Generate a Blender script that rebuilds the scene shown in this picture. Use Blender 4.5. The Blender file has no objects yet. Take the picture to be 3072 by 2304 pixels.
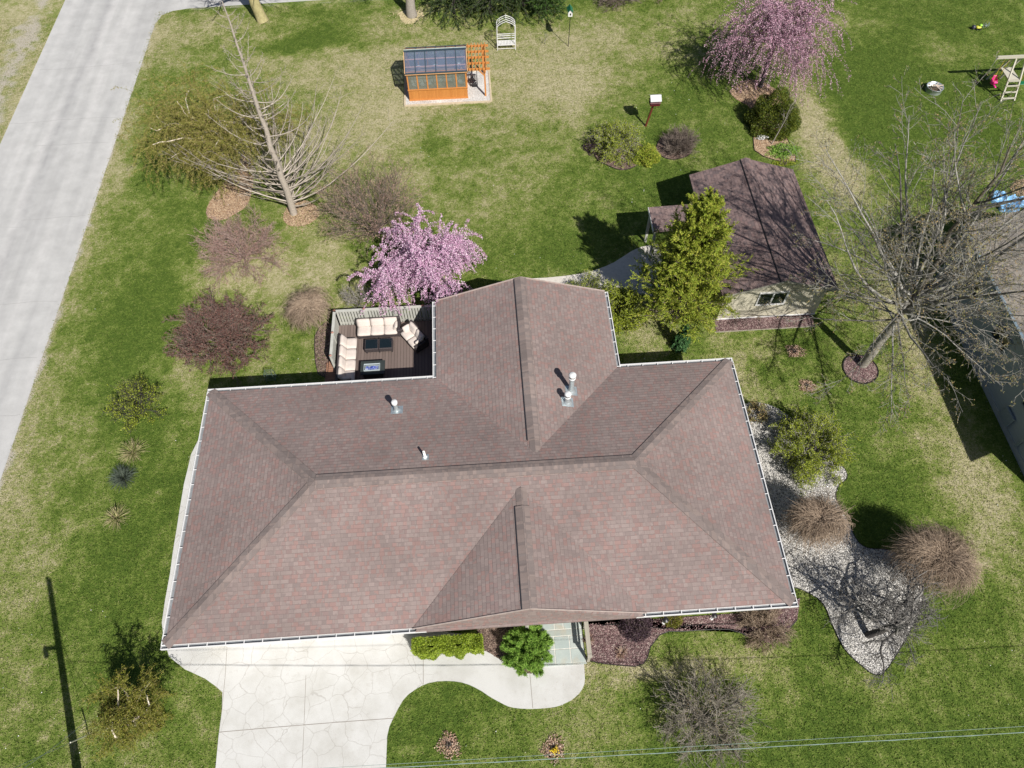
import bpy, math, random
import numpy as np
from mathutils import Matrix, Vector
R_=math.radians
scene=bpy.context.scene
COL=scene.collection
rng=np.random.default_rng(7)
random.seed(7)

# ------------------------------------------------------------------ camera
CAM=np.array([11.642,-6.318,28.228])          # drone position, metres (house front-left eave corner is 0,0)
ROLL,PITCH,YAW,FPX=-0.024064,0.555902,-0.042801,2200.0
def ray(px,py):
    cr,sr=math.cos(ROLL),math.sin(ROLL); a,b=px-1536,py-1152
    x=(cr*a+sr*b)/FPX; U=-(-sr*a+cr*b)/FPX
    cp,sp=math.cos(PITCH),math.sin(PITCH)
    q=(x, sp+U*cp, -cp+U*sp)
    c,s=math.cos(YAW),math.sin(YAW)
    return np.array([c*q[0]-s*q[1], s*q[0]+c*q[1], q[2]])
def src(px,py,z=0.0):                          # photo pixel (3072 wide) -> world point at height z
    d=ray(px,py); return CAM+d*(z-CAM[2])/d[2]
def at(x,y,z=0.0): return src(x*3072/2212,y*3072/2212,z)
OFF=[(0,0),(1024,0),(2048,0),(0,768),(1024,768),(2048,768),(0,1536),(1024,1536),(2048,1536)]
def cr(i,x,y,z=0.0): return src(OFF[i][0]+x/2.16016,OFF[i][1]+y/2.16016,z)
f0=ray(1536,1152); rx=(ray(1537,1152)-f0)*FPX; up=(ray(1536,1151)-f0)*FPX
cam=bpy.data.cameras.new('camera'); camo=bpy.data.objects.new('camera',cam); COL.objects.link(camo)
m=Matrix.Identity(4)
for i in range(3): m[i][0]=rx[i]; m[i][1]=up[i]; m[i][2]=-f0[i]; m[i][3]=CAM[i]
camo.matrix_world=m
cam.sensor_width=36; cam.sensor_fit='HORIZONTAL'; cam.lens=36*FPX/3072; cam.clip_start=.5; cam.clip_end=2000
scene.camera=camo
scene.render.resolution_x=1024; scene.render.resolution_y=768
# ------------------------------------------------------------------ light
SUNH=np.array([.474,-.880]); ELEV=45.6
w=bpy.data.worlds.new('World'); scene.world=w; w.use_nodes=True
nt=w.node_tree; bg=nt.nodes['Background']; sk=nt.nodes.new('ShaderNodeTexSky')
sk.sky_type='NISHITA'; sk.sun_disc=False; sk.sun_elevation=R_(ELEV); sk.sun_rotation=math.atan2(SUNH[0],SUNH[1])
nt.links.new(sk.outputs[0],bg.inputs[0]); bg.inputs[1].default_value=.05
sl=bpy.data.lights.new('sun','SUN'); so=bpy.data.objects.new('sun',sl); COL.objects.link(so)
sl.energy=4.8; sl.angle=R_(.5); sl.color=(1,.95,.88)
sd=Vector((SUNH[0]*math.cos(R_(ELEV)),SUNH[1]*math.cos(R_(ELEV)),math.sin(R_(ELEV))))
so.rotation_euler=sd.to_track_quat('Z','Y').to_euler(); so.location=(30,-40,50)
scene.view_settings.view_transform='Standard'; scene.view_settings.look='None'
scene.view_settings.exposure=0.42; scene.view_settings.gamma=1

# ------------------------------------------------------------------ object helpers
ORG={}
def thing(name,label,cat,loc=(0,0,0),rz=None,group=None):
    o=bpy.data.objects.new(name,None); COL.objects.link(o)
    o.location=tuple(float(c) for c in loc); o.rotation_euler=(0,0,rz or 0); o.empty_display_size=.2
    o['label']=label; o['category']=cat
    if group: o['group']=group
    ORG[o.name]=np.array([0.,0,0]) if rz is not None else np.array(o.location)   # rotated things are modelled in local space
    return o
def tag(o,label=None,cat=None,group=None,kind=None):
    if label: o['label']=label
    if cat: o['category']=cat
    if group: o['group']=group
    if kind: o['kind']=kind
    return o
def link(name,me,mat,parent=None):
    o=bpy.data.objects.new(name,me); COL.objects.link(o)
    if mat is not None:
        me.materials.append(mat)
    if parent is not None:
        o.parent=parent; ORG[o.name]=ORG[parent.name]
    else: ORG[o.name]=np.zeros(3)
    return o
def npmesh(name,V,F,mat,parent=None,smooth=False,attrs=None):
    """V (n,3), F (m,k) same-size faces"""
    V=np.asarray(V,np.float32); F=np.asarray(F,np.int32)
    if parent is not None: V=V-ORG[parent.name].astype(np.float32)
    me=bpy.data.meshes.new(name); k=F.shape[1]
    me.vertices.add(len(V)); me.vertices.foreach_set('co',V.ravel())
    me.loops.add(F.size); me.loops.foreach_set('vertex_index',F.ravel())
    me.polygons.add(len(F)); me.polygons.foreach_set('loop_start',np.arange(len(F),dtype=np.int32)*k)
    me.polygons.foreach_set('loop_total',np.full(len(F),k,np.int32))
    if smooth: me.polygons.foreach_set('use_smooth',np.ones(len(F),bool))
    for an,av in (attrs or {}).items():
        a=me.attributes.new(an,'FLOAT','POINT'); a.data.foreach_set('value',np.asarray(av,np.float32))
    me.update(calc_edges=True)
    return link(name,me,mat,parent)
class MB:
    def __init__(s): s.v=[]; s.f=[]
    def add(s,vs,fs):
        n=len(s.v); s.v+=[tuple(float(c) for c in p) for p in vs]; s.f+=[tuple(n+i for i in f) for f in fs]; return s
    def box(s,x0,x1,y0,y1,z0,z1,b=0):
        return s.obox(((x0+x1)/2,(y0+y1)/2,(z0+z1)/2),(abs(x1-x0),abs(y1-y0),abs(z1-z0)),0,b)
    def obox(s,c,d,rz=0,b=0,rx_=0):
        a,e,h=[k/2 for k in d]; b=min(b,a*.9,e*.9,h*.9)
        if b<=0: P=[(x,y,z) for z in(-h,h) for x,y in((-a,-e),(a,-e),(a,e),(-a,e))]; F=[(3,2,1,0),(4,5,6,7),(0,1,5,4),(1,2,6,5),(2,3,7,6),(3,0,4,7)]
        else:
            def ring(a,e,r,z): return [(a-r,-e,z),(a,-e+r,z),(a,e-r,z),(a-r,e,z),(-a+r,e,z),(-a,e-r,z),(-a,-e+r,z),(-a+r,-e,z)]
            P=ring(a-b,e-b,b,-h)+ring(a,e,b,-h+b)+ring(a,e,b,h-b)+ring(a-b,e-b,b,h); F=[tuple(range(7,-1,-1)),tuple(range(24,32))]
            for L in range(3):
                for i in range(8): F.append((L*8+i,L*8+(i+1)%8,(L+1)*8+(i+1)%8,(L+1)*8+i))
        q=[]
        cz,sz=math.cos(rz),math.sin(rz); cx,sx=math.cos(rx_),math.sin(rx_)
        for x,y,z in P:
            y,z=y*cx-z*sx,y*sx+z*cx
            q.append((c[0]+x*cz-y*sz,c[1]+x*sz+y*cz,c[2]+z))
        return s.add(q,F)
    def bar(s,p,q,w=.05,h=None,up=(0,0,1)):
        p=Vector(p);q=Vector(q);h=h or w; d=(q-p).normalized(); u=Vector(up)
        if abs(d.dot(u))>.98: u=Vector((0,1,0))
        sx=d.cross(u).normalized(); sz=sx.cross(d).normalized()
        P=[];
        for o in(p,q):
            for a,e in((-1,-1),(1,-1),(1,1),(-1,1)): P.append(o+sx*a*w/2+sz*e*h/2)
        return s.add(P,[(3,2,1,0),(4,5,6,7),(0,1,5,4),(1,2,6,5),(2,3,7,6),(3,0,4,7)])
    def tube(s,path,r,n=8,cap=True):
        path=[Vector(p) for p in path]; rs=r if hasattr(r,'__len__') else [r]*len(path); P=[];F=[]
        u=None
        for i,p in enumerate(path):
            d=(path[min(i+1,len(path)-1)]-path[max(i-1,0)]).normalized()
            if u is None: u=d.orthogonal().normalized()
            u=(u-d*u.dot(d)).normalized(); v=d.cross(u)
            for k in range(n):
                a=2*math.pi*k/n; P.append(p+(u*math.cos(a)+v*math.sin(a))*rs[i])
        for i in range(len(path)-1):
            for k in range(n): F.append((i*n+k,i*n+(k+1)%n,(i+1)*n+(k+1)%n,(i+1)*n+k))
        if cap: F.append(tuple(range(n-1,-1,-1))); F.append(tuple((len(path)-1)*n+k for k in range(n)))
        return s.add(P,F)
    def lathe(s,c,prof,n=20):
        P=[];F=[]
        for r,z in prof:
            for k in range(n): a=2*math.pi*k/n; P.append((c[0]+r*math.cos(a),c[1]+r*math.sin(a),c[2]+z))
        for i in range(len(prof)-1):
            for k in range(n): F.append((i*n+k,i*n+(k+1)%n,(i+1)*n+(k+1)%n,(i+1)*n+k))
        return s.add(P,F)
    def prism(s,poly,z0,z1):
        n=len(poly); A=sum(poly[i][0]*poly[(i+1)%n][1]-poly[(i+1)%n][0]*poly[i][1] for i in range(n))
        if A<0: poly=poly[::-1]
        return s.add([(p[0],p[1],z0) for p in poly]+[(p[0],p[1],z1) for p in poly],
            [tuple(range(n-1,-1,-1)),tuple(range(n,2*n))]+[(i,(i+1)%n,n+(i+1)%n,n+i) for i in range(n)])
    def slab(s,poly,t):
        """3-D planar polygon given counter-clockwise from above, thickened downwards by t"""
        n=len(poly); return s.add(list(poly)+[(p[0],p[1],p[2]-t) for p in poly],
            [tuple(range(n)),tuple(range(2*n-1,n-1,-1))]+[(i,n+i,n+(i+1)%n,(i+1)%n) for i in range(n)])
    def build(s,name,mat,parent=None,smooth=False,uv=False):
        o=ORG[parent.name] if parent is not None else np.zeros(3)
        me=bpy.data.meshes.new(name); me.from_pydata([(p[0]-o[0],p[1]-o[1],p[2]-o[2]) for p in s.v],[],s.f)
        if uv:
            l=me.uv_layers.new(name='UVMap')
            for p in me.polygons:
                n=p.normal; h=Vector((0,0,1)).cross(n)
                h=h.normalized() if h.length>.02 else Vector((1,0,0))
                v=n.cross(h)
                for li in p.loop_indices:
                    c=me.vertices[me.loops[li].vertex_index].co; l.data[li].uv=(c.dot(h),c.dot(v))
        if smooth:
            for p in me.polygons: p.use_smooth=True
        return link(name,me,mat,parent)
def struct(o): o['kind']='structure'; return o
def inpoly(px,py,poly):
    x=np.asarray(px);y=np.asarray(py);c=np.zeros(x.shape,bool);n=len(poly)
    for i in range(n):
        x1,y1=poly[i][0],poly[i][1];x2,y2=poly[(i+1)%n][0],poly[(i+1)%n][1]
        if y1==y2: continue
        c^=((y1>y)!=(y2>y))&(x<(x2-x1)*(y-y1)/(y2-y1)+x1)
    return c
def smooth_poly(pts,it=2):
    p=[np.array(q[:2],float) for q in pts]
    for _ in range(it):
        o=[]
        for i in range(len(p)):
            a,b=p[i],p[(i+1)%len(p)]; o+=[a*.75+b*.25,a*.25+b*.75]
        p=o
    return [(float(q[0]),float(q[1])) for q in p]
def circ(c,r,n=28,wob=.05):
    ph=rng.uniform(0,6.28,3)
    return [(c[0]+r*(1+wob*math.sin(3*a+ph[0])+wob*.6*math.sin(7*a+ph[1]))*math.cos(a),c[1]+r*(1+wob*math.sin(3*a+ph[0])+wob*.6*math.sin(5*a+ph[2]))*math.sin(a)) for a in np.linspace(0,2*math.pi,n,endpoint=False)]

# ------------------------------------------------------------------ node helpers
class N:
    def __init__(s,name):
        s.m=bpy.data.materials.new(name); s.m.use_nodes=True; s.t=s.m.node_tree; s.b=s.t.nodes['Principled BSDF']
        s.tc=s.t.nodes.new('ShaderNodeTexCoord')
    def n(s,t,**k):
        q=s.t.nodes.new(t)
        for a,v in k.items(): setattr(q,a,v)
        return q
    def set(s,inp,v):
        if hasattr(v,'is_output') or isinstance(v,bpy.types.NodeSocket): s.t.links.new(v,inp)
        else: inp.default_value=v if not(isinstance(v,tuple) and len(v)==3 and inp.type=='RGBA') else (*v,1)
    def noise(s,scale,detail=2,rough=.5,vec=None,dist=0,fac=True):
        q=s.n('ShaderNodeTexNoise'); q.inputs['Scale'].default_value=scale; q.inputs['Detail'].default_value=detail; q.inputs['Roughness'].default_value=rough; q.inputs['Distortion'].default_value=dist
        s.t.links.new(vec if vec is not None else s.tc.outputs['Object'],q.inputs['Vector']); return q.outputs['Fac' if fac else 'Color']
    def vor(s,scale,feature='F1',out='Distance',vec=None,rnd=1):
        q=s.n('ShaderNodeTexVoronoi',feature=feature); q.inputs['Scale'].default_value=scale; q.inputs['Randomness'].default_value=rnd
        s.t.links.new(vec if vec is not None else s.tc.outputs['Object'],q.inputs['Vector']); return q.outputs[out]
    def math(s,op,a,b=0.,c=None,clamp=False):
        q=s.n('ShaderNodeMath',operation=op,use_clamp=clamp); s.set(q.inputs[0],a); s.set(q.inputs[1],b)
        if c is not None: s.set(q.inputs[2],c)
        return q.outputs[0]
    def rng(s,v,a,b,c=0.,d=1.):
        q=s.n('ShaderNodeMapRange'); s.set(q.inputs[0],v)
        for i,k in enumerate((a,b,c,d)): q.inputs[i+1].default_value=k
        return q.outputs[0]
    def mix(s,f,a,b,mode='MIX'):
        q=s.n('ShaderNodeMix',data_type='RGBA',blend_type=mode); s.set(q.inputs[0],f); s.set(q.inputs[6],a); s.set(q.inputs[7],b); return q.outputs[2]
    def ramp(s,v,stops,interp='LINEAR'):
        q=s.n('ShaderNodeValToRGB'); q.color_ramp.interpolation=interp; e=q.color_ramp.elements
        while len(e)<len(stops): e.new(.5)
        for i,(p,c) in enumerate(stops): e[i].position=p; e[i].color=(*c,1)
        s.set(q.inputs[0],v); return q.outputs[0]
    def wn(s,vec,out='Value'):
        q=s.n('ShaderNodeTexWhiteNoise',noise_dimensions='3D'); s.t.links.new(vec,q.inputs['Vector']); return q.outputs[out]
    def xyz(s,x,y,z=0.):
        q=s.n('ShaderNodeCombineXYZ'); s.set(q.inputs[0],x); s.set(q.inputs[1],y); s.set(q.inputs[2],z); return q.outputs[0]
    def sep(s,v):
        q=s.n('ShaderNodeSeparateXYZ'); s.t.links.new(v,q.inputs[0]); return q.outputs
    def bump(s,h,strength=.5,dist=.02):
        q=s.n('ShaderNodeBump'); q.inputs['Strength'].default_value=strength; q.inputs['Distance'].default_value=dist; s.set(q.inputs['Height'],h)
        s.t.links.new(q.outputs[0],s.b.inputs['Normal'])
    def out(s,col,rough=.8,spec=.3,metal=0.):
        s.set(s.b.inputs['Base Color'],col); s.set(s.b.inputs['Roughness'],rough); s.b.inputs['Specular IOR Level'].default_value=spec; s.b.inputs['Metallic'].default_value=metal
        return s.m
def plain(name,c,rough=.6,spec=.4,metal=0.,var=.18,scale=6,bump=0):
    s=N(name); f=s.noise(scale,4,.6)
    c2=tuple(k*(1-var) for k in c); c3=tuple(min(1,k*(1+var*.6)) for k in c)
    col=s.ramp(f,[(.3,c2),(.7,c3)])
    if bump: s.bump(s.noise(scale*6,3),bump,.01)
    return s.out(col,rough,spec,metal)
def leafmat(name,cols,rough=.55,trans=.25,spec=.3):
    """foliage: each leaf (mesh island) picks its own tint"""
    s=N(name); g=s.n('ShaderNodeNewGeometry'); n=len(cols)
    col=s.ramp(g.outputs['Random Per Island'],[((i+.5)/n,c) for i,c in enumerate(cols)])
    s.out(col,rough,spec)
    if trans>0:
        tr=s.n('ShaderNodeBsdfTranslucent'); s.t.links.new(col,tr.inputs[0]); mx=s.n('ShaderNodeMixShader'); mx.inputs[0].default_value=trans
        o=s.t.nodes['Material Output']; s.t.links.new(s.b.outputs[0],mx.inputs[1]); s.t.links.new(tr.outputs[0],mx.inputs[2]); s.t.links.new(mx.outputs[0],o.inputs[0])
    return s.m
def barkmat(name,c1,c2,scale=14):
    s=N(name); g=s.n('ShaderNodeNewGeometry')
    f=s.math('ADD',s.math('MULTIPLY',s.noise(scale,4,.6),.6),s.math('MULTIPLY',g.outputs['Random Per Island'],.4))
    s.bump(s.noise(scale*3,3),.4,.01)
    return s.out(s.ramp(f,[(.3,c1),(.7,c2)]),.85,.2)
def shingles(name,cols,tint=1.,course=.143,tab=.28,line=.5,dirt=.17):
    s=N(name); u,v,_=s.sep(s.tc.outputs['UV'])
    row=s.math('FLOOR',s.math('DIVIDE',v,course)); fv=s.math('FRACT',s.math('DIVIDE',v,course))
    roff=s.wn(s.xyz(row,3.7,1.1))
    uu=s.math('ADD',s.math('DIVIDE',u,tab),s.math('MULTIPLY',roff,7.))
    c0=s.math('FLOOR',uu); fu=s.math('FRACT',uu)
    cut=s.math('ADD',s.math('MULTIPLY',s.wn(s.xyz(row,c0,5.)),.6),.2)       # every tab is split at a random spot
    sub=s.math('GREATER_THAN',fu,cut); cell=s.wn(s.xyz(row,c0,sub)); cell2=s.wn(s.xyz(row,c0,s.math('ADD',sub,9.)))
    big=s.noise(.7,3,.6)
    key=s.math('ADD',s.math('MULTIPLY',cell,.62),s.math('MULTIPLY',s.rng(big,.3,.7),.38))
    n=len(cols); col=s.ramp(key,[(i/n,c) for i,c in enumerate(cols)],'CONSTANT')
    col=s.mix(1.,col,s.ramp(cell2,[(0,(.93,.93,.93)),(1,(1.06,1.06,1.06))]),'MULTIPLY')
    col=s.mix(1.,col,s.ramp(s.noise(.35,4,.6),[(.3,(1-dirt,)*3),(.7,(1+dirt*.5,)*3)]),'MULTIPLY')
    col=s.mix(1.,col,s.ramp(s.noise(60,2,.5),[(.2,(.86,.86,.86)),(.8,(1.12,1.12,1.12))]),'MULTIPLY')
    ln=s.math('MULTIPLY',s.math('LESS_THAN',fv,.10),s.rng(cell2,0,1,.25,1.))
    vl=s.math('LESS_THAN',s.math('ABSOLUTE',s.math('SUBTRACT',fu,cut)),.022)
    e=s.math('MAXIMUM',ln,s.math('MULTIPLY',vl,.6))
    col=s.mix(s.math('MULTIPLY',e,line),col,(.05,.04,.04))
    h=s.math('ADD',s.math('MULTIPLY',s.math('SUBTRACT',1.,fv),1.),s.math('MULTIPLY',cell,.7)); s.bump(h,.55,.012)
    return s.out(col,.9,.15)
def groundchips(name,cols,scale,rough=.9,bump=.8,big=1.2):
    s=N(name); v=s.sep(s.vor(scale,out='Color'))
    n=len(cols); col=s.ramp(v[0],[(i/n,c) for i,c in enumerate(cols)],'CONSTANT')
    col=s.mix(1.,col,s.ramp(s.noise(big,4,.6),[(.3,(.8,.8,.8)),(.7,(1.12,1.12,1.12))]),'MULTIPLY')
    s.bump(s.math('SUBTRACT',1.,s.vor(scale)),bump,.03)
    return s.out(col,rough,.2)
def boards(name,c1,c2,width,axis=0,gap=.06,grain=.5,rough=.6,gapcol=(.02,.015,.012),spec=.3,coord='Object'):
    s=N(name); p=s.sep(s.tc.outputs[coord]); a=p[axis]; o=p[1-axis]
    q=s.math('DIVIDE',a,width); i=s.math('FLOOR',q); f=s.math('FRACT',q)
    r=s.wn(s.xyz(i,2.,3.)); sc=s.xyz(s.math('MULTIPLY',a,40.),s.math('MULTIPLY',o,2.5),s.math('ADD',i,s.math('MULTIPLY',p[2],3.)))
    g=s.noise(1.,3,.6,vec=sc)
    col=s.mix(s.math('ADD',s.math('MULTIPLY',r,1-grain),s.math('MULTIPLY',g,grain)),c1,c2)
    ed=s.math('LESS_THAN',s.math('ABSOLUTE',s.math('SUBTRACT',f,.5)),.5-gap)
    col=s.mix(ed,gapcol,col); s.bump(s.math('ADD',ed,s.math('MULTIPLY',g,.2)),.4,.01)
    return s.out(col,rough,spec)

# ------------------------------------------------------------------ ground fields
_L=np.random.default_rng(11).random((256,256))
def vnoise(x,y,s,o=0):
    x=np.asarray(x)/s+37.3+o*17; y=np.asarray(y)/s+51.7+o*29
    i=np.floor(x).astype(int);j=np.floor(y).astype(int);u=x-i;v=y-j;u=u*u*(3-2*u);v=v*v*(3-2*v)
    g=lambda a,b:_L[a&255,b&255]
    return (g(i,j)*(1-u)+g(i+1,j)*u)*(1-v)+(g(i,j+1)*(1-u)+g(i+1,j+1)*u)*v
def fbm(x,y,s,o=0,n=4,r=.55):
    a=1;t=0;k=0
    for q in range(n): t=t+a*vnoise(x,y,s,o+q*3);k+=a;a*=r;s/=2.1
    return t/k
# dry, straw coloured areas of lawn: (photo x, photo y, half-width px, half-height px, amount)
DRY=[(760,160,190,90,.5),(1000,190,260,70,.38),(1180,150,130,70,.32),(1290,190,120,60,.35),(820,330,150,90,.3),(1040,330,200,120,.22),(1150,420,160,110,.14),(640,560,130,110,.42),(700,620,60,60,.35),(560,600,130,50,.3),
 (1780,310,50,110,.75),(1810,360,60,60,.5),(1740,240,40,60,.4),(1220,90,300,40,.35),(950,60,120,50,.3),(1250,640,60,60,.2),(880,240,40,40,.4),(1600,60,200,60,.22),(1760,60,80,50,.1),(2050,130,60,30,.28),(2010,90,50,20,.2),
 (1390,690,45,70,.65),(1340,620,60,60,.2),(1960,690,60,70,.5),(2000,760,60,160,.42),(2130,1130,70,160,.42),(2060,980,60,90,.3),(1610,830,35,60,.5),(1700,600,120,40,.1),(400,800,60,60,.25),(390,620,120,60,.15),
 (620,310,80,60,.25),(500,120,60,60,.25),(520,60,200,40,.25),(270,360,25,40,.35),(1360,1440,90,25,.6),(1500,1430,150,20,.4),(1260,1450,25,50,.3),(1290,1560,60,60,.25),(60,1250,70,120,.25),(60,1500,70,120,.22),(220,1200,80,90,.12),
 (1000,480,60,60,.12),(1100,500,80,60,.1),(1580,470,120,30,.2),(1560,520,60,30,.2),(1150,700,90,90,.1),(840,130,200,20,.1),(910,1180+330,30,30,.35),(910,1600,30,20,.3),(345,1070,8,8,.8),(1870,1480,60,40,.2),(1640,1450,80,30,.3),(1650,760,60,30,.25),(1800,620,40,60,.3)]
GRN=[(330,640,60,110,.35),(300,700,70,90,.3),(320,300,40,90,.2),(690,95,100,18,.5),(640,88,80,18,.45),(1130,560,150,60,.3),(1200,500,90,60,.22),(1460,400,160,50,.2),(1350,250,80,40,.12),(1900,150,330,110,.25),(1900,300,110,90,.4),(2080,250,120,70,.2),
 (1860,900,90,60,.2),(1960,1040,60,50,.35),(1900,1450,260,200,.22),(1700,1600,300,60,.15),(950,1540,110,70,.35),(330,1100,90,150,.18),(200,1250,110,140,.2),(250,1450,60,60,.25),(700,60,60,30,.2),(920,320,40,40,.2),(940,330,30,60,.25),(1010,215,60,25,.35),(1180,130,60,20,.2),(1650,730,120,60,.1),(1150,1000,60,60,.1),(1900,1130,60,60,.3),(1020,330,40,30,.2)]
def _pre(L):
    o=[]
    for x,y,a,b,k in L:
        c=at(x,y); o.append((c[0],c[1],abs(at(x+a,y)[0]-c[0]),abs(at(x,y-b)[1]-c[1]),k))
    return o
DRYW,GRNW=_pre(DRY),_pre(GRN)
def dryf(x,y):
    x=np.asarray(x,float);y=np.asarray(y,float)
    wx=x+(fbm(x,y,1.6,5)-.5)*1.8; wy=y+(fbm(x,y,1.6,9)-.5)*1.8
    d=.25+0*x
    for L,sg in((DRYW,1),(GRNW,-1)):
        for cx,cy,a,b,k in L: d=d+sg*k*np.exp(-(((wx-cx)/a)**2+((wy-cy)/b)**2)*.9)
    d=d+(fbm(x,y,3.0,1)-.5)*.62+(fbm(x,y,.8,2)-.5)*.6+(fbm(x,y,.25,3,2)-.5)*.5
    # worn verge along the road
    e=-9.45+.25*np.sin(y*.7); d=d+.5*np.exp(-np.clip((x-e)/1.5,0,9))
    return np.clip(.42+.52*np.tanh((d-.42)/.52),.06,.95)
def sandf(x,y):
    x=np.asarray(x,float);y=np.asarray(y,float)
    n=fbm(x,y,.5,7)
    s=np.clip(1.4-(x+9.5)/.55-n*1.3,0,1)*(x>-12)
    s2=(x<-15.9)*np.clip(1.35-np.abs(x+17.4)/1.7-n*1.1+(fbm(x,y,3,8)-.5)*1.3,0,1)
    s3=np.clip(1.2-np.abs(y-42.3)/.5-n,0,1)*(x>-8)
    return np.clip(s+s2+s3*.6,0,1)
xs=np.concatenate([np.arange(-160,-24,8),np.arange(-24,50.1,.14),np.arange(56,200,8)])
ys=np.concatenate([np.arange(-120,-9,8),np.arange(-8,52.1,.14),np.arange(56,260,8)])
X,Y=np.meshgrid(xs,ys); nx,ny=len(xs),len(ys)
Vg=np.stack([X.ravel(),Y.ravel(),0*X.ravel()],1)
ii=(np.arange(ny-1)[:,None]*nx+np.arange(nx-1)[None,:]).ravel()
Fg=np.stack([ii,ii+1,ii+1+nx,ii+nx],1)

GRAMP=[(0.,(.066,.112,.018)),(.25,(.120,.178,.029)),(.45,(.182,.230,.056)),(.62,(.250,.265,.095)),(.82,(.360,.335,.185)),(1.,(.47,.425,.28))]
def lawnmat():
    s=N('lawn_grass'); a=s.n('ShaderNodeAttribute',attribute_name='dry'); b=s.n('ShaderNodeAttribute',attribute_name='sand')
    n1=s.noise(7,5,.75); n2=s.noise(24,3,.7); n3=s.noise(2.2,3,.6)
    f=s.math('ADD',a.outputs['Fac'],s.math('MULTIPLY',s.math('SUBTRACT',n1,.5),1.5))
    f=s.math('ADD',f,s.math('MULTIPLY',s.math('SUBTRACT',n2,.5),1.7))
    f=s.math('ADD',f,s.math('MULTIPLY',s.math('SUBTRACT',n3,.5),.7))
    col=s.ramp(f,GRAMP)
    sf=s.math('ADD',b.outputs['Fac'],s.math('MULTIPLY',s.math('SUBTRACT',n2,.5),1.5),clamp=True)
    col=s.mix(s.rng(sf,.38,.66),col,s.ramp(n2,[(.3,(.30,.27,.21)),(.7,(.55,.51,.43))]))
    s.bump(s.math('ADD',n1,s.math('MULTIPLY',n2,.9)),1.,.06)
    return s.out(col,.9,.1)
M_LAWN=lawnmat()
g=npmesh('ground',Vg,Fg,M_LAWN,attrs={'dry':dryf(Vg[:,0],Vg[:,1]),'sand':sandf(Vg[:,0],Vg[:,1])}); struct(g)

def roadmat():
    s=N('road_concrete'); p=s.sep(s.tc.outputs['Object'])
    n1=s.noise(1.2,5,.6); n2=s.noise(120,2,.6); st=s.noise(1.,3,.5,vec=s.xyz(s.math('MULTIPLY',p[0],1.1),s.math('MULTIPLY',p[1],.06)))
    col=s.ramp(st,[(.25,(.36,.36,.36)),(.5,(.43,.43,.425)),(.75,(.49,.485,.48))])
    col=s.mix(1.,col,s.ramp(n1,[(.3,(.87,.87,.87)),(.7,(1.06,1.06,1.06))]),'MULTIPLY')
    col=s.mix(1.,col,s.ramp(n2,[(.3,(.88,.88,.88)),(.7,(1.1,1.1,1.1))]),'MULTIPLY')
    # oil line along the lane centre
    oil=s.math('MULTIPLY',s.rng(s.math('ABSOLUTE',s.math('ADD',s.math('ADD',p[0],12.95),s.math('MULTIPLY',s.math('SUBTRACT',s.noise(.25,3),.5),.7))),0.,.55,1.,0.),s.rng(s.noise(.9,4,.7),.3,.7,.25,1.))
    col=s.mix(s.math('MULTIPLY',oil,.55),col,(.2,.2,.21))
    dv=0 if True else s.vor(.16,'DISTANCE_TO_EDGE','Distance',vec=s.mix(.06,s.tc.outputs['Object'],s.noise(.9,4,.7,fac=False),'ADD'))
    s.out(col,.9,.2); s.bump(n2,.3,.004)
    return s.m
M_ROAD=roadmat()
mb=MB()
mb.prism([(-16,-60),(-9.5,-60),(-9.5,8),(-9.42,20),(-9.3,40.7),(-9.05,41.7),(-8.4,42.15),(-7.4,42.35),(-2.4,42.5),(2.9,42.62),(16,43.2),(34,44.6),(60,47),(60,53),(16,49),(-9,48.5),(-9.2,90),(-16,90)],-.3,.006)
struct(mb.build('road',M_ROAD))
# thin transverse crack lines of the road slabs
mb=MB()
for y0,a,b in((11.1,-11,-9.6),(14.2,-16,-9.7),(17.6,-15,-9.6),(22.9,-16,-12.6),(23.3,-13,-9.6),(29.2,-14,-9.7),(31.3,-16,-9.6),(36.4,-15.6,-9.4)):
    x=a;y=y0
    while x<b:
        x2=min(b,x+rng.uniform(.3,.7));y2=y+rng.uniform(-.06,.06); mb.prism([(x,y-.006),(x2,y2-.006),(x2,y2+.006),(x,y+.006)],.004,.0105); x,y=x2,y2
struct(mb.build('road_cracks',plain('crack',(.27,.27,.27))))

# ------------------------------------------------------------------ paving
def stampmat():
    s=N('stamped_concrete'); o=s.tc.outputs['Object']; p=s.sep(o)
    wv=s.mix(.45,o,s.noise(.9,4,.6,fac=False),'ADD')
    e=s.vor(1.35,'DISTANCE_TO_EDGE','Distance',vec=wv)
    n1=s.noise(.8,5,.65); n2=s.noise(9,5,.7); n3=s.noise(40,3,.7)
    col=s.ramp(n1,[(.3,(.46,.455,.43)),(.6,(.55,.55,.535))])
    col=s.mix(1.,col,s.ramp(n3,[(.25,(.86,.86,.86)),(.75,(1.07,1.07,1.07))]),'MULTIPLY')
    pit=s.math('MULTIPLY',s.rng(n2,.56,.68),s.rng(s.noise(.45,2),.42,.6))
    col=s.mix(s.math('MULTIPLY',pit,.35),col,(.34,.31,.27))
    inreg=s.math('MULTIPLY',s.rng(p[0],9.4,8.2),s.rng(s.noise(.5,3),.3,.5,.25,1.))
    crk=s.math('MULTIPLY',s.math('LESS_THAN',e,.012),inreg)
    col=s.mix(s.math('MULTIPLY',crk,.30),col,(.2,.17,.14))
    s.bump(s.math('SUBTRACT',n3,s.math('MULTIPLY',crk,.8)),.35,.008)
    return s.out(col,.8,.25)
M_STAMP=stampmat()
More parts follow.
